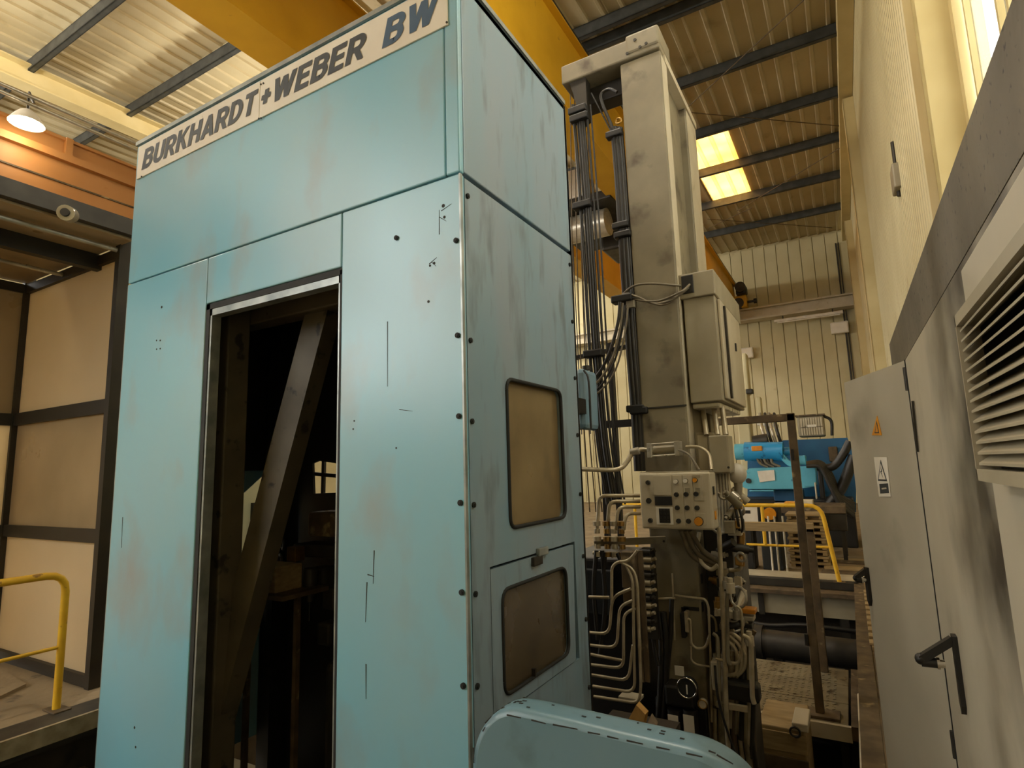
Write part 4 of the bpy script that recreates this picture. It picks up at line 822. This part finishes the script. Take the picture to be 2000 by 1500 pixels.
pipe([(1398, 1286), (1440, 1298), (1448, 1280), (1452, 1255)], 3.85, .01, vb, .04)
for k, (x, yy) in enumerate(((1428, 1270), (1438, 1280), (1450, 1265), (1463, 1250), (1412, 1310), (1470, 1300))): pipe([(x, yy), (x+1, 1380), (x-2, 1420+12*k)], 4.0, .016 if k % 2 else .022, vb, .04, (tube, grey, dgrey)[k % 3])
pipe([(1474, 1232), (1465, 1248), (1462, 1290), (1470, 1380), (1475, 1500)], 4.05, .014, vb, .05, rust)
p = atY(1445, 1355, 3.9); MB().cbox(p+V(-.1, 0, -.05), p+V(.11, .1, .06), .02).build('pump_block', black, vb)
a, b = atY(1400, 1375, 3.88), atY(1460, 1385, 3.88); MB().bar(a, b, .03, .03).build('clamp_bar', tube, vb)
p = atY(1402, 1320, 3.9); MB().cbox(p+V(-.04, 0, -.09), p+V(.04, .08, .08), .008).build('filter_block', greyl, vb)
for k in range(7): x = 1396+12*k; pipe([(x, 1385), (x+1, 1440), (x+4+k, 1500), (x+20, 1560)], 4.0, .013+.006*(k % 2), vb, .04, (tube, grey, dgrey, rust)[k % 4])
MB().tube(curve([atY(*q, 3.83) for q in ((1396, 1300), (1402, 1360), (1425, 1440), (1470, 1540))], 5), .008, 6).build('lead', hose, vb)
for k in range(16):
    x = rnd2.uniform(1398, 1470); y0 = rnd2.uniform(1130, 1300); y1 = y0+rnd2.uniform(60, 160); dx = rnd2.uniform(-24, 24); yy = rnd2.uniform(3.82, 4.2)
    pipe([(x+dx, y0), (x+dx*.2, y0+6), (x, y0+24), (x+2, y1), (x+6, y1+12)], yy, rnd2.choice((.008, .011, .014)), vb, .04, (tube, steel, grey, tube)[k % 4])
for k in range(18):
    p = atY(rnd2.uniform(1398, 1468), rnd2.uniform(1130, 1400), rnd2.uniform(3.82, 4.1)); s_ = rnd2.uniform(.014, .03)
    MB().cyl(p, p+V(0, 0, s_*2), s_, 6).cyl(p+V(0, 0, s_*2), p+V(0, 0, s_*3), s_*.6, 8).build('fitting', (tube, steel, brass, greyl)[k % 4], vb)
# oval hose bridge by the control panel
o = thing('oval_cable_guide', 'white oval cable guide loop below the control panel', 'cable guide', tuple(atY(1385, 1110, 3.85)))
c_ = atY(1383, 1090, 3.87); MB().tube(curve([atY(*q, 3.9) for q in ((1366, 1040), (1362, 1070), (1370, 1098), (1388, 1112), (1402, 1104))], 6), .013, 8).build('loop', greyl, o)
# ================================================================== POST FRAME OVER THE PIT
gf = thing('gantry_frame', 'rusty square steel post frame standing on the tread plate', 'frame', (-.43, 6.04, -.6))
MB().cbox((-.47, 6.0, -.6), (-.40, 6.07, 2.06), .006).build('post', rust, gf)
MB().cbox((-1.2, 6.0, 1.985), (-.40, 6.07, 2.055), .006).build('top_beam', rust, gf)
MB().cbox((-1.27, 6.0, -.6), (-1.2, 6.07, 2.055), .006).build('post', rust, gf)
MB().cbox((-.56, 5.93, -.6), (-.28, 6.13, -.575), .004).build('base_plate', rust, gf)
MB().box((-.46, 5.985, 1.62), (-.435, 6.0, 1.72)).build('catch', black, gf); MB().cbox((-.5, 5.99, -.02), (-.47, 6.02, .08), .004).build('catch', black, gf)
lf = thing('low_barrier', 'low wooden barrier bar with post behind the rusty frame', 'barrier', (-.7, 7.2, -.6))
a, b = atY(1450, 1028, 7.2), atY(1590, 1040, 7.2)
MB().cbox((a.x-.3, 7.2, a.z-.05), (b.x, 7.27, a.z+.05), .006).build('bar', wood, lf); MB().cbox((b.x-.09, 7.2, -.6), (b.x+.0, 7.28, b.z+.04), .006).build('post', rust, lf)
# --- tread plate platform and what lies in the pit
gp = thing('tread_platform', 'tan raised tread plate platform in the pit', 'platform', (-.7, 6.5, -1.1))
for k in range(3): MB().cbox((-1.45, 5.9+.5*k, -.64), (-.22, 6.39+.5*k, -.6), .006).build('tread_plate', grate, gp)
tr = MB()
for i in range(20):
    for j in range(22): x, y = -1.4+.056*i, 5.95+.064*j; d = .016 if (i+j) % 2 else -.016; tr.bar((x-.012, y-d*.7, -.599), (x+.012, y+d*.7, -.599), .006, .006)
o = tr.build('tread_pattern', grate, gp); o['kind'] = 'stuff'
MB().box((-1.45, 5.86, -.72), (-.2, 5.9, -.6)).build('front_edge', greyl, gp); MB().box((-.2, 5.86, -.7), (-.1, 7.4, -.59)).build('side_edge', rust, gp)
for x in (-1.4, -.3): MB().box((x, 6.0, -1.1), (x+.06, 7.3, -.64)).build('support', dgrey, gp)
bp = thing('pit_pipe', 'large dark pipe lying across the back of the pit', 'pipe', (-.8, 7.9, -1.1))
MB().cyl((-2.2, 7.9, -.55), (-.08, 7.8, -.55), .16, 20).build('barrel', dgrey, bp); MB().cyl((-1.2, 7.87, -.55), (-1.1, 7.865, -.55), .2, 20).build('flange', dgrey, bp); MB().box((-1.0, 7.75, -1.1), (-.9, 8.0, -.68)).build('saddle', dgrey, bp)
cr = thing('wooden_crate', 'wooden crate with ring bolt in the pit below the tread platform', 'crate', (-.95, 5.3, -1.1))
a, b = atY(1480, 1412, 5.2), atY(1578, 1500, 5.2)
MB().cbox((a.x, 5.2, -1.1), (b.x, 5.75, a.z), .01).build('body', wood, cr)
for z in (a.z-.1, a.z-.28): MB().cbox((a.x-.01, 5.185, z-.07), (b.x+.01, 5.2, z+.07), .004).build('board', (wood, rust)[z < a.z-.2], cr)
MB().cbox((a.x+.25, 5.17, a.z), (b.x+.03, 5.5, a.z+.06), .008).build('lid_block', greyl, cr)
p = atY(1553, 1430, 5.16); MB().torus(p, (0, 1, 0), .035, .008, 16, 6).build('ring_bolt', dgrey, cr)
o = MB().cbox((-.12, 4.0, -1.1), (-.04, 5.4, -.16), .01).build('foam_lining', paper); tag(o, 'pale spotted lining strip on the pit wall below the cabinet', 'lining')
pw = thing('pit_ledge_beam', 'steel beam with rail under the far pit edge', 'beam', (-1.2, 8.7, -.35))
MB().box((-3, 8.75, -.4), (-.1, 8.82, -.12)).build('web', boxgr, pw); MB().box((-3, 8.65, -.13), (-.1, 8.9, -.08)).build('flange', rust, pw)
for x in (-1.25, -.6): MB().box((x, 8.72, -.42), (x+.07, 8.76, -.12)).build('stiffener', dgrey, pw)
for x in (-2.8, -.3): MB().box((x, 8.75, -1.1), (x+.1, 8.82, -.4)).build('foot', dgrey, pw)
# hose along the pit back
o = MB().tube(curve([V(-2, 8.6, -.42), V(-1.2, 8.5, -.5), V(-.7, 8.5, -.46), V(-.1, 8.6, -.5)], 6), .03, 8).build('pit_hose', hose); tag(o, 'black hose sagging along the back of the pit', 'hose')
# ================================================================== BEYOND THE PIT
yr2 = thing('guard_rail', 'yellow tubular guard rail at the far pit edge before the blue machine', 'rail', (-.9, 9.1, 0))
b = atZ(1640, 1138, 0); RY = b.y
MB().tube([V(b.x, RY, 0), V(b.x-.13, RY, 1.0), V(-3.2, RY, 1.0)], .028, 12, bend=.16).build('frame_tube', yrail, yr2)
MB().tube([V(b.x-.06, RY, .45), V(-3.2, RY, .45)], .017, 8).build('mid_rail', yrail, yr2)
x = atY(1488, 990, RY).x; MB().tube([V(x, RY, 0.45), V(x, RY, 1.0)], .024, 10).build('post', yrail, yr2); MB().tube([V(-3.0, RY, 0), V(-3.0, RY, 1.0)], .024, 10).build('post', yrail, yr2)
MB().cbox((b.x-.07, RY-.06, 0), (b.x+.07, RY+.06, .014), .004).build('base_plate', rust, yr2)
# blue machine
MY = 12.5
bm_ = thing('blue_machine', 'bright blue machine tool with arms and dark hoses behind the guard rail', 'machine', (-1.2, MY, 0))
def bxp(a, b, y, t, nm, m_, par=bm_, c=.02): a, b = atY(*a, y), atY(*b, y); return MB().cbox((a.x, y, b.z), (b.x, y+t, a.z), c).build(nm, m_, par)
MB().prism([atY(*q, MY+.9) for q in ((1530, 860), (1655, 855), (1672, 900), (1672, 1000), (1460, 1000), (1460, 880))], (0, .8, 0)).build('column_body', mblued, bm_)
a, b = atY(1455, 882, MY), atY(1530, 882, MY); MB().cyl(a, b, .19, 20).build('motor', mblue, bm_); MB().cyl(b, b+V(.12, 0, 0), .08, 14).build('motor_shaft_cover', mblue, bm_); MB().cyl(a+V(-.18, 0, 0), a, .16, 16).build('motor_end', mblul, bm_)
p = atY(1478, 876, MY-.2); MB().cbox(p+V(-.1, 0, -.05), p+V(.1, .03, .05), .02).build('maker_plate', orbtn, bm_)
MB().prism([atY(*q, MY-.3) for q in ((1440, 935), (1463, 915), (1590, 910), (1592, 950), (1555, 955), (1460, 955), (1442, 948))], (0, .45, 0)).build('arm', mblul, bm_)
MB().prism([atY(*q, MY-.32) for q in ((1568, 912), (1592, 910), (1594, 948), (1570, 950))], (0, .5, 0)).build('arm_end', mblul, bm_)
MB().prism([atY(*q, MY-.31) for q in ((1479, 920), (1512, 918), (1514, 938), (1484, 942))], (0, -.01, 0)).build('rating_plate', white, bm_)
p = atY(1462, 939, MY-.31); MB().cyl(p, p+V(0, -.02, 0), .05, 12).build('port', black, bm_)
bxp((1463, 957), (1512, 960), MY-.3, .3, 'arm_foot', mblul); bxp((1510, 957), (1570, 985), MY, .5, 'support', mblued)
for k in range(5): MB().tube(curve([atY(*q, MY-.1) for q in ((1478+7*k, 893), (1485+6*k, 905), (1500+6*k, 912))], 4), .03, 6).build('bellows_hose', (hoseg, hose)[k % 2], bm_)
for k in range(3): MB().tube(curve([atY(*q, MY-.1) for q in ((1528, 888+4*k), (1542, 902+3*k), (1560, 905+2*k))], 5), .03, 6).build('pale_hose', mblul, bm_)
bxp((1552, 890), (1575, 908), MY, .3, 'bracket', mblul)
for k in range(6): MB().tube(curve([atY(*q, MY-.4-.06*k) for q in ((1575, 905+k), (1602, 903+2*k), (1622, 925+5*k), (1640, 965+4*k), (1668, 985+5*k))], 6), .04, 8).build('hose', hose, bm_)
MB().tube(curve([atY(*q, MY-.4) for q in ((1595, 912), (1625, 912), (1645, 890), (1660, 862))], 6), .07, 8).build('hose', hose, bm_); MB().tube(curve([atY(*q, MY-.4) for q in ((1620, 985), (1645, 950), (1668, 890))], 6), .09, 8).build('hose', hose, bm_)
bxp((1596, 918), (1612, 975), MY-.35, .2, 'cable_carrier', black); bxp((1590, 942), (1597, 975), MY-.4, .06, 'sensor', greyl)
p = atY(1627, 882, MY+.88); MB().cbox(p+V(-.08, -.05, -.2), p+V(.08, .05, .1), .02).build('lever_box', rust, bm_)
MB().cbox((atY(1440, 1000, MY).x, MY, 0), (atY(1670, 1000, MY).x, MY+1.4, atY(1500, 975, MY).z), .03).build('bed', black, bm_)
p0, p1 = atY(1472, 865, MY+.1), atY(1500, 860, MY+.1); MB().cyl(p0, p1, .14, 14).build('side_motor', dgrey, bm_)
# pale spindle column at the left of the blue machine
pc = thing('pale_machine_column', 'cream machine column rising left of the blue machine', 'machine column', (-2.2, MY+1, 0))
a, b = atY(1452, 760, MY+1.9), atY(1476, 960, MY+1.9); MB().cbox((a.x-.2, MY+1.9, 0), (b.x, MY+2.4, a.z), .03).build('body', wallm, pc)
a, b = atY(1448, 690, MY+1.95), atY(1464, 770, MY+1.95); MB().cbox((a.x, MY+1.95, b.z), (b.x, MY+2.3, a.z), .03).build('upper_arm', wallm, pc)
bxp((1456, 760), (1470, 768), MY+1.75, .2, 'bracket', dgrey, pc); bxp((1476, 775), (1488, 812), MY+1.9, .3, 'side_motor', wallm, pc)
a, b = atY(1480, 828, MY+1.75), atY(1520, 832, MY+1.75); MB().bar(a, b, .3, .06).build('table_plate', white, pc)
for x in (1484, 1494, 1502, 1512): MB().tube(curve([atY(x, 808, MY+1.75), atY(x+4, 835, MY+.4), atY(x+14, 868, MY+.3)], 4), .035, 6).build('hose', (hose, hoseg, steel)[x % 3], pc)
for x in (1484, 1510): p = atY(x, 815, MY+1.75); MB().sphere(p, .09, 10).build('cap', wallm, pc)
# grey louvred unit
gu = thing('cooling_unit', 'grey louvred cooling unit on top of the blue machine', 'cooling unit', (-.9, MY+1.2, 2.2))
a, b = atY(1556, 814, MY+1), atY(1612, 851, MY+1); MB().cbox((a.x, MY+1, b.z), (b.x, MY+1.6, a.z), .03).build('body', boxgr, gu)
for k in range(9): x = a.x+.06+(b.x-a.x-.1)*k/8.5; MB().box((x, MY+.985, a.z-.24), (x+.03, MY+1, a.z-.04)).build('louvre', greyl, gu); MB().box((x, MY+.985, b.z+.03), (x+.03, MY+1, b.z+.2)).build('louvre', greyl, gu)
MB().box(((a.x+b.x)/2-.06, MY+.98, (a.z+b.z)/2-.02), ((a.x+b.x)/2+.1, MY+1, (a.z+b.z)/2+.03)).build('nameplate', white, gu)
MB().tube(curve([V(b.x-.02, MY+1.1, a.z), V(b.x+.13, MY+1.1, a.z-.12), V(b.x+.12, MY+1.1, b.z)], 6), .03, 8).build('hose', hose, gu); MB().box((a.x-.03, MY+.95, a.z), (b.x+.03, MY+1.6, a.z+.03)).build('lid', rust, gu)
# table, papers, pallets, dark cabinets
TY = 10.75
tb = thing('work_table', 'dark work table with papers before the blue machine', 'table', (-.8, TY+.3, 0))
a, b = atY(1505, 988, TY), atY(1652, 1000, TY); MB().cbox((a.x, TY, b.z-.03), (b.x, TY+.9, a.z), .01).build('table_top', rust, tb)
MB().cbox((b.x-.5, TY+.02, b.z-.3), (b.x, TY+.6, b.z-.03), .01).build('drawer', dgrey, tb)
for x in (a.x+.05, b.x-.1): MB().box((x, TY+.05, 0), (x+.06, TY+.11, b.z-.03)).build('leg', dgrey, tb); MB().box((x, TY+.75, 0), (x+.06, TY+.81, b.z-.03)).build('leg', dgrey, tb)
for k, q in enumerate(((1522, 980), (1545, 977), (1575, 982))): p = atY(*q, TY+.3); o = MB().cbox(V(p.x-.1, TY+.2, a.z), V(p.x+.1, TY+.5, a.z+.02+.03*k), .006).build('paper_stack', (paper, yrail, paper)[k] if k != 1 else warn); tag(o, ('curled sheet of paper at the left of the work table', 'yellow folder in the middle of the work table', 'taller paper pile at the right of the work table')[k], 'paper', 'papers on the work table')
pl = thing('pallet_stack', 'stack of flat wooden pallets under the work table', 'pallets', (-.9, 10.2, 0))
a, b = atY(1533, 1002, 10.1), atY(1622, 1100, 10.1); n = 9; hz = (a.z)/n
for k in range(n):
    for yy in (10.1, 10.3, 10.5): MB().cbox((a.x+.01*(k % 2), yy, hz*k+hz*.5), (b.x-.015*(k % 3), yy+.14, hz*(k+1)-.012), .003).build('deck_board', wood, pl)
    for xx in (a.x+.02, (a.x+b.x)/2-.03, b.x-.09): MB().box((xx, 10.11, hz*k), (xx+.06, 10.63, hz*k+hz*.5)).build('block', wood, pl)
for k, (x0, x1, m_) in enumerate(((1440, 1475, black), (1480, 1530, gasket))):
    a, b = atY(x0, 990, 9.7), atY(x1, 1092, 9.7); t = thing('dark_cabinet', ('black switch cabinet with white label behind the yellow rail', 'dark cabinet with amber lamp behind the yellow rail post')[k], 'cabinet', ((a.x+b.x)/2, 9.9, 0))
    MB().cbox((a.x, 9.7, 0), (b.x, 10.05, a.z), .015).build('body', m_, t); MB().box((a.x+.03, 9.69, .08), (b.x-.03, 9.7, a.z-.3)).build('door', m_, t)
    if k == 0: p = atY(1458, 1003, 9.69); MB().box(p+V(-.14, -.01, -.12), p+V(.16, 0, .1)).build('label_plate', white, t); MB().box(p+V(-.06, -.014, .0), p+V(.06, -.01, .05)).build('label_window', black, t)
    else: p = atY(1504, 1003, 9.68); MB().cyl(p, p+V(0, -.06, 0), .09, 16).build('amber_lamp', orbtn, t)
for k, x in enumerate((1500, 1512, 1528)):
    a, b = atY(x, 1008, 9.56), atY(x+6, 1080, 9.56); o = MB().tube([V(a.x, 9.56, 0), V(a.x, 9.56, a.z)], .015, 6).build('metal_rod', (white, steel, steel)[k]); tag(o, ('white rod leaning nearest the amber lamp', 'steel rod in the middle of the dark cabinet row', 'steel rod beside the wooden pallets')[k], 'rod', 'rods by the dark cabinets')
wp = thing('floor_planks', 'grey wooden planks lying behind the yellow rail on the right', 'planks', (-.3, 10, 0))
for k in range(5): MB().cbox((-.5+.03*k, 9.6+.3*k, 0), (.35+.02*k, 9.84+.3*k, .03+.012*(k % 2)), .006).build('plank', (rust, wood, conc)[k % 3], wp)
# slatted duckboard on the floor strip
a, b = atZ(1690, 1150, 0), atZ(1716, 1215, 0)
db = thing('duckboard', 'yellowish slatted duckboard on the floor beside the open cabinet door', 'duckboard', (.05, 7.2, 0))
for k in range(11): MB().cbox((.0, 6.0+.22*k, .04), (.13, 6.13+.22*k, .06), .004).build('slat', wood, db)
for x in (.015, .1): MB().box((x, 5.95, 0), (x+.02, 8.4, .04)).build('runner', wood, db)
o = MB().box((PX1+.07, 3.6, .002), (.25, 5.9, .02)).build('floor_board', rust); tag(o, 'brown worn floor board beside the pit edge', 'board')
# ================================================================== GREY CONTROL CABINET ROW, RIGHT
AX = .25
cb = thing('control_cabinet', 'grey control cabinet row with one door ajar and a louvred vent', 'cabinet', (.5, 2.4, 0))
HY, CT = 2.966, 2.03
MB().box((AX+.02, 1.0, .05), (.84, 3.75, CT-.005)).build('body', cabi, cb); MB().box((AX+.04, 1.0, 0), (.84, 3.74, .05)).build('plinth', dgrey, cb)
# far bay, open behind its ajar door
fe = V(.018, 3.62, 0); hg = V(AX, HY, 0); d = (fe-hg).normalized(); nn = V(-d.y, d.x, 0)      # nn points to the aisle
if nn.x > 0: nn = -nn
dr = MB().prism([hg+V(0, 0, .06), fe+V(0, 0, .06), fe+V(0, 0, CT), hg+V(0, 0, CT)], -nn*.022).build('door', cabi, cb)
def dpt(px, py, o=.002):
    r_ = ray(px, py); k = (hg-O).dot(nn)/r_.dot(nn); return O+r_*k+nn*o
MB().prism([dpt(*q, .001) for q in ((1714, 812), (1723, 850), (1704, 850))], nn*.002).build('warning_sign', warn, dr)
MB().prism([dpt(*q, .0032) for q in ((1714, 822), (1718.5, 846), (1709.5, 846))], nn*.0006).build('sign_mark', ink, dr); MB().prism([dpt(*q, .004) for q in ((1714, 828), (1717, 844), (1711.5, 844))], nn*.0006).build('sign_mark', warn, dr)
MB().prism([dpt(*q, .001) for q in ((1708, 893), (1733, 893), (1741, 970), (1718, 970))], nn*.002).build('hazard_label', signw, dr)
MB().prism([dpt(*q, .0035) for q in ((1721.5, 898), (1734.5, 940), (1716.5, 939))], nn*.0006).build('sign_mark', ink, dr); MB().prism([dpt(*q, .0042) for q in ((1722, 905), (1732, 936.5), (1718.5, 936)) ], nn*.0006).build('sign_mark', signw, dr)
MB().prism([dpt(*q, .005) for q in ((1722.5, 912), (1725.5, 921), (1723.5, 922), (1727, 933), (1721.5, 920.5), (1723.5, 919.5))], nn*.0006).build('sign_mark', ink, dr)
MB().prism([dpt(*q, .0035) for q in ((1719, 945), (1736, 944), (1738, 963), (1721, 964))], nn*.0006).build('sign_mark', ink, dr)
MB().prism([dpt(*q, .0045) for q in ((1724, 953), (1733, 952), (1733.6, 955), (1724.4, 956))], nn*.0006).build('sign_mark', greyl, dr)
for z in (CT-.08, .5): MB().cyl(V(AX-.004, HY-.002, z-.05), V(AX-.004, HY-.002, z+.05), .008, 8).build('hinge', dgrey, cb)
def lever(base, along, out, parent, z0, z1, L=.16):
    """recessed swing lever: black back plate and a lever standing out from its top"""
    base = V(base); side = V(along); out = V(out); w = .022 if L > .1 else .016
    pts = [base+side*-w+V(0, 0, z0+.03), base+V(0, 0, z0), base+side*w+V(0, 0, z0+.03), base+side*w+V(0, 0, z1), base+side*-w+V(0, 0, z1)]
    o = MB().prism(pts, out*.014).build('handle', black, parent); top = base+out*.012+V(0, 0, z1-.015); tip = top+out*L*.72+V(0, 0, -L*.55)
    MB().bar(top, tip, .032 if L > .1 else .024, .024, (0, 0, 1)).sphere(tip, .019 if L > .1 else .014, 10).build('lever', black, o)
    q = tip+(base+out*.01+V(0, 0, tip.z)-tip)*.45; MB().cyl(tip+V(0, 0, -.008), V(q.x, q.y, tip.z-.008), .016, 14).build('lock_cylinder', black, o); q2 = V(q.x, q.y, tip.z-.008); q3 = (V(q2.x, q2.y, 0)-V(tip.x, tip.y, 0)).normalized(); MB().cyl(q2, q2+q3*.008, .019, 14).cyl(q2, q2+q3*.022, .013, 14).build('lock_nose', chrome, o)
lever(dpt(1698, 1140, 0)+V(0, 0, -dpt(1698, 1140, 0).z), d, nn, dr, dpt(1702, 1183).z, dpt(1694, 1108).z, .07)
# near bay door, closed
MB().cbox((AX, 1.0, .06), (AX+.02, HY-.02, CT), .003).build('door', vent_darkened('darkened_door_paint', atX(1890, 800, AX).y, atX(1805, 800, AX).y, .9), cb)
MB().bar((AX-.006, HY-.11, 1.64), (AX-.006, HY-.17, 1.84), .008, .012).build('hinge_pin', dgrey, cb)
zz0, zz1 = atX(1882, 1382, AX).z, atX(1872, 1248, AX).z
lever(V(AX, 2.46, 0), (0, 1, 0), (-1, 0, 0), cb, zz0, zz1, .13)
MB().box((AX-.003, HY-.02, .06), (AX+.0, HY-.004, CT)).build('door_gap', gasket, cb)
# upper housing leaning out over the cabinets
e1 = CT+.0
zt2 = atX(1840, 400, AX).z
UH = [(AX+.002, e1+.004), (.84, e1+.004), (.84, zt2+.02), (AX+.002, zt2+.02)]
MB().prism([V(x, 3.7, z) for x, z in UH], (0, -3.2, 0)).build('upper_housing', cabid, cb)
# vent housing nearer the viewer
p = atX(1876, 528, AX-.02); q_ = atX(1900, 930, AX-.02)
VY1 = p.y-.0; vz1, vz0 = atX(1876, 528, AX-.02).z, .06
MB().cbox((AX-.02, .6, vz0), (AX, VY1, vz1), .004).build('vent_door', cabi, cb)
MB().bar((AX-.022, VY1-.1, vz1-.12), (AX-.022, .6, vz1-.12), .006, .012).build('door_crease', dgrey, cb)
vy1 = atX(1866, 640, AX-.06).y; z_t = atX(1866, 640, AX-.06).z; z_b = atX(1897, 915, AX-.06).z
fr = MB().box((AX-.06, .55, z_t), (AX-.02, vy1, z_t+.02)).box((AX-.06, .55, z_b-.02), (AX-.02, vy1, z_b)).box((AX-.06, vy1-.006, z_b-.02), (AX-.02, vy1, z_t+.02)).build('vent_frame', boxgr, cb)
MB().box((AX-.026, .55, z_b), (AX-.02, vy1, z_t)).build('vent_back', black, cb)
nsl = 14
for k in range(nsl):
    z = z_b+(z_t-z_b)*(k+.35)/nsl
    MB().add([(AX-.024, .55, z+.026), (AX-.024, vy1-.01, z+.026), (AX-.056, vy1-.01, z), (AX-.056, .55, z), (AX-.024, .55, z+.029), (AX-.024, vy1-.01, z+.029), (AX-.056, vy1-.01, z+.004), (AX-.056, .55, z+.004)],
             [(0, 1, 2, 3), (7, 6, 5, 4), (0, 4, 5, 1), (1, 5, 6, 2), (2, 6, 7, 3), (3, 7, 4, 0)]).build('vent_slat', boxgr, cb)
# little wall box and black thing at the lower right edge
wbx = atX(1753, 350, WX-.03)
t = thing('wall_junction_box', 'small grey junction box on the ribbed side wall', 'junction box', (WX-.05, wbx.y, wbx.z-.15))
MB().cbox(wbx+V(-.06, -.16, -.16), wbx+V(.03, .16, .16), .02).build('body', boxgr, t); MB().cyl(wbx+V(0, 0, -.16), wbx+V(0, 0, -.22), .03, 8).build('gland', dgrey, t); MB().tube([wbx+V(0, 0, .16), wbx+V(0, 0, .5)], .025, 6).build('conduit', dgrey, t)
# ------------------------------------------------------------------ tidy: helper origin notes are not part of the scene
for o in ALL:
    if '_o' in o: del o['_o']
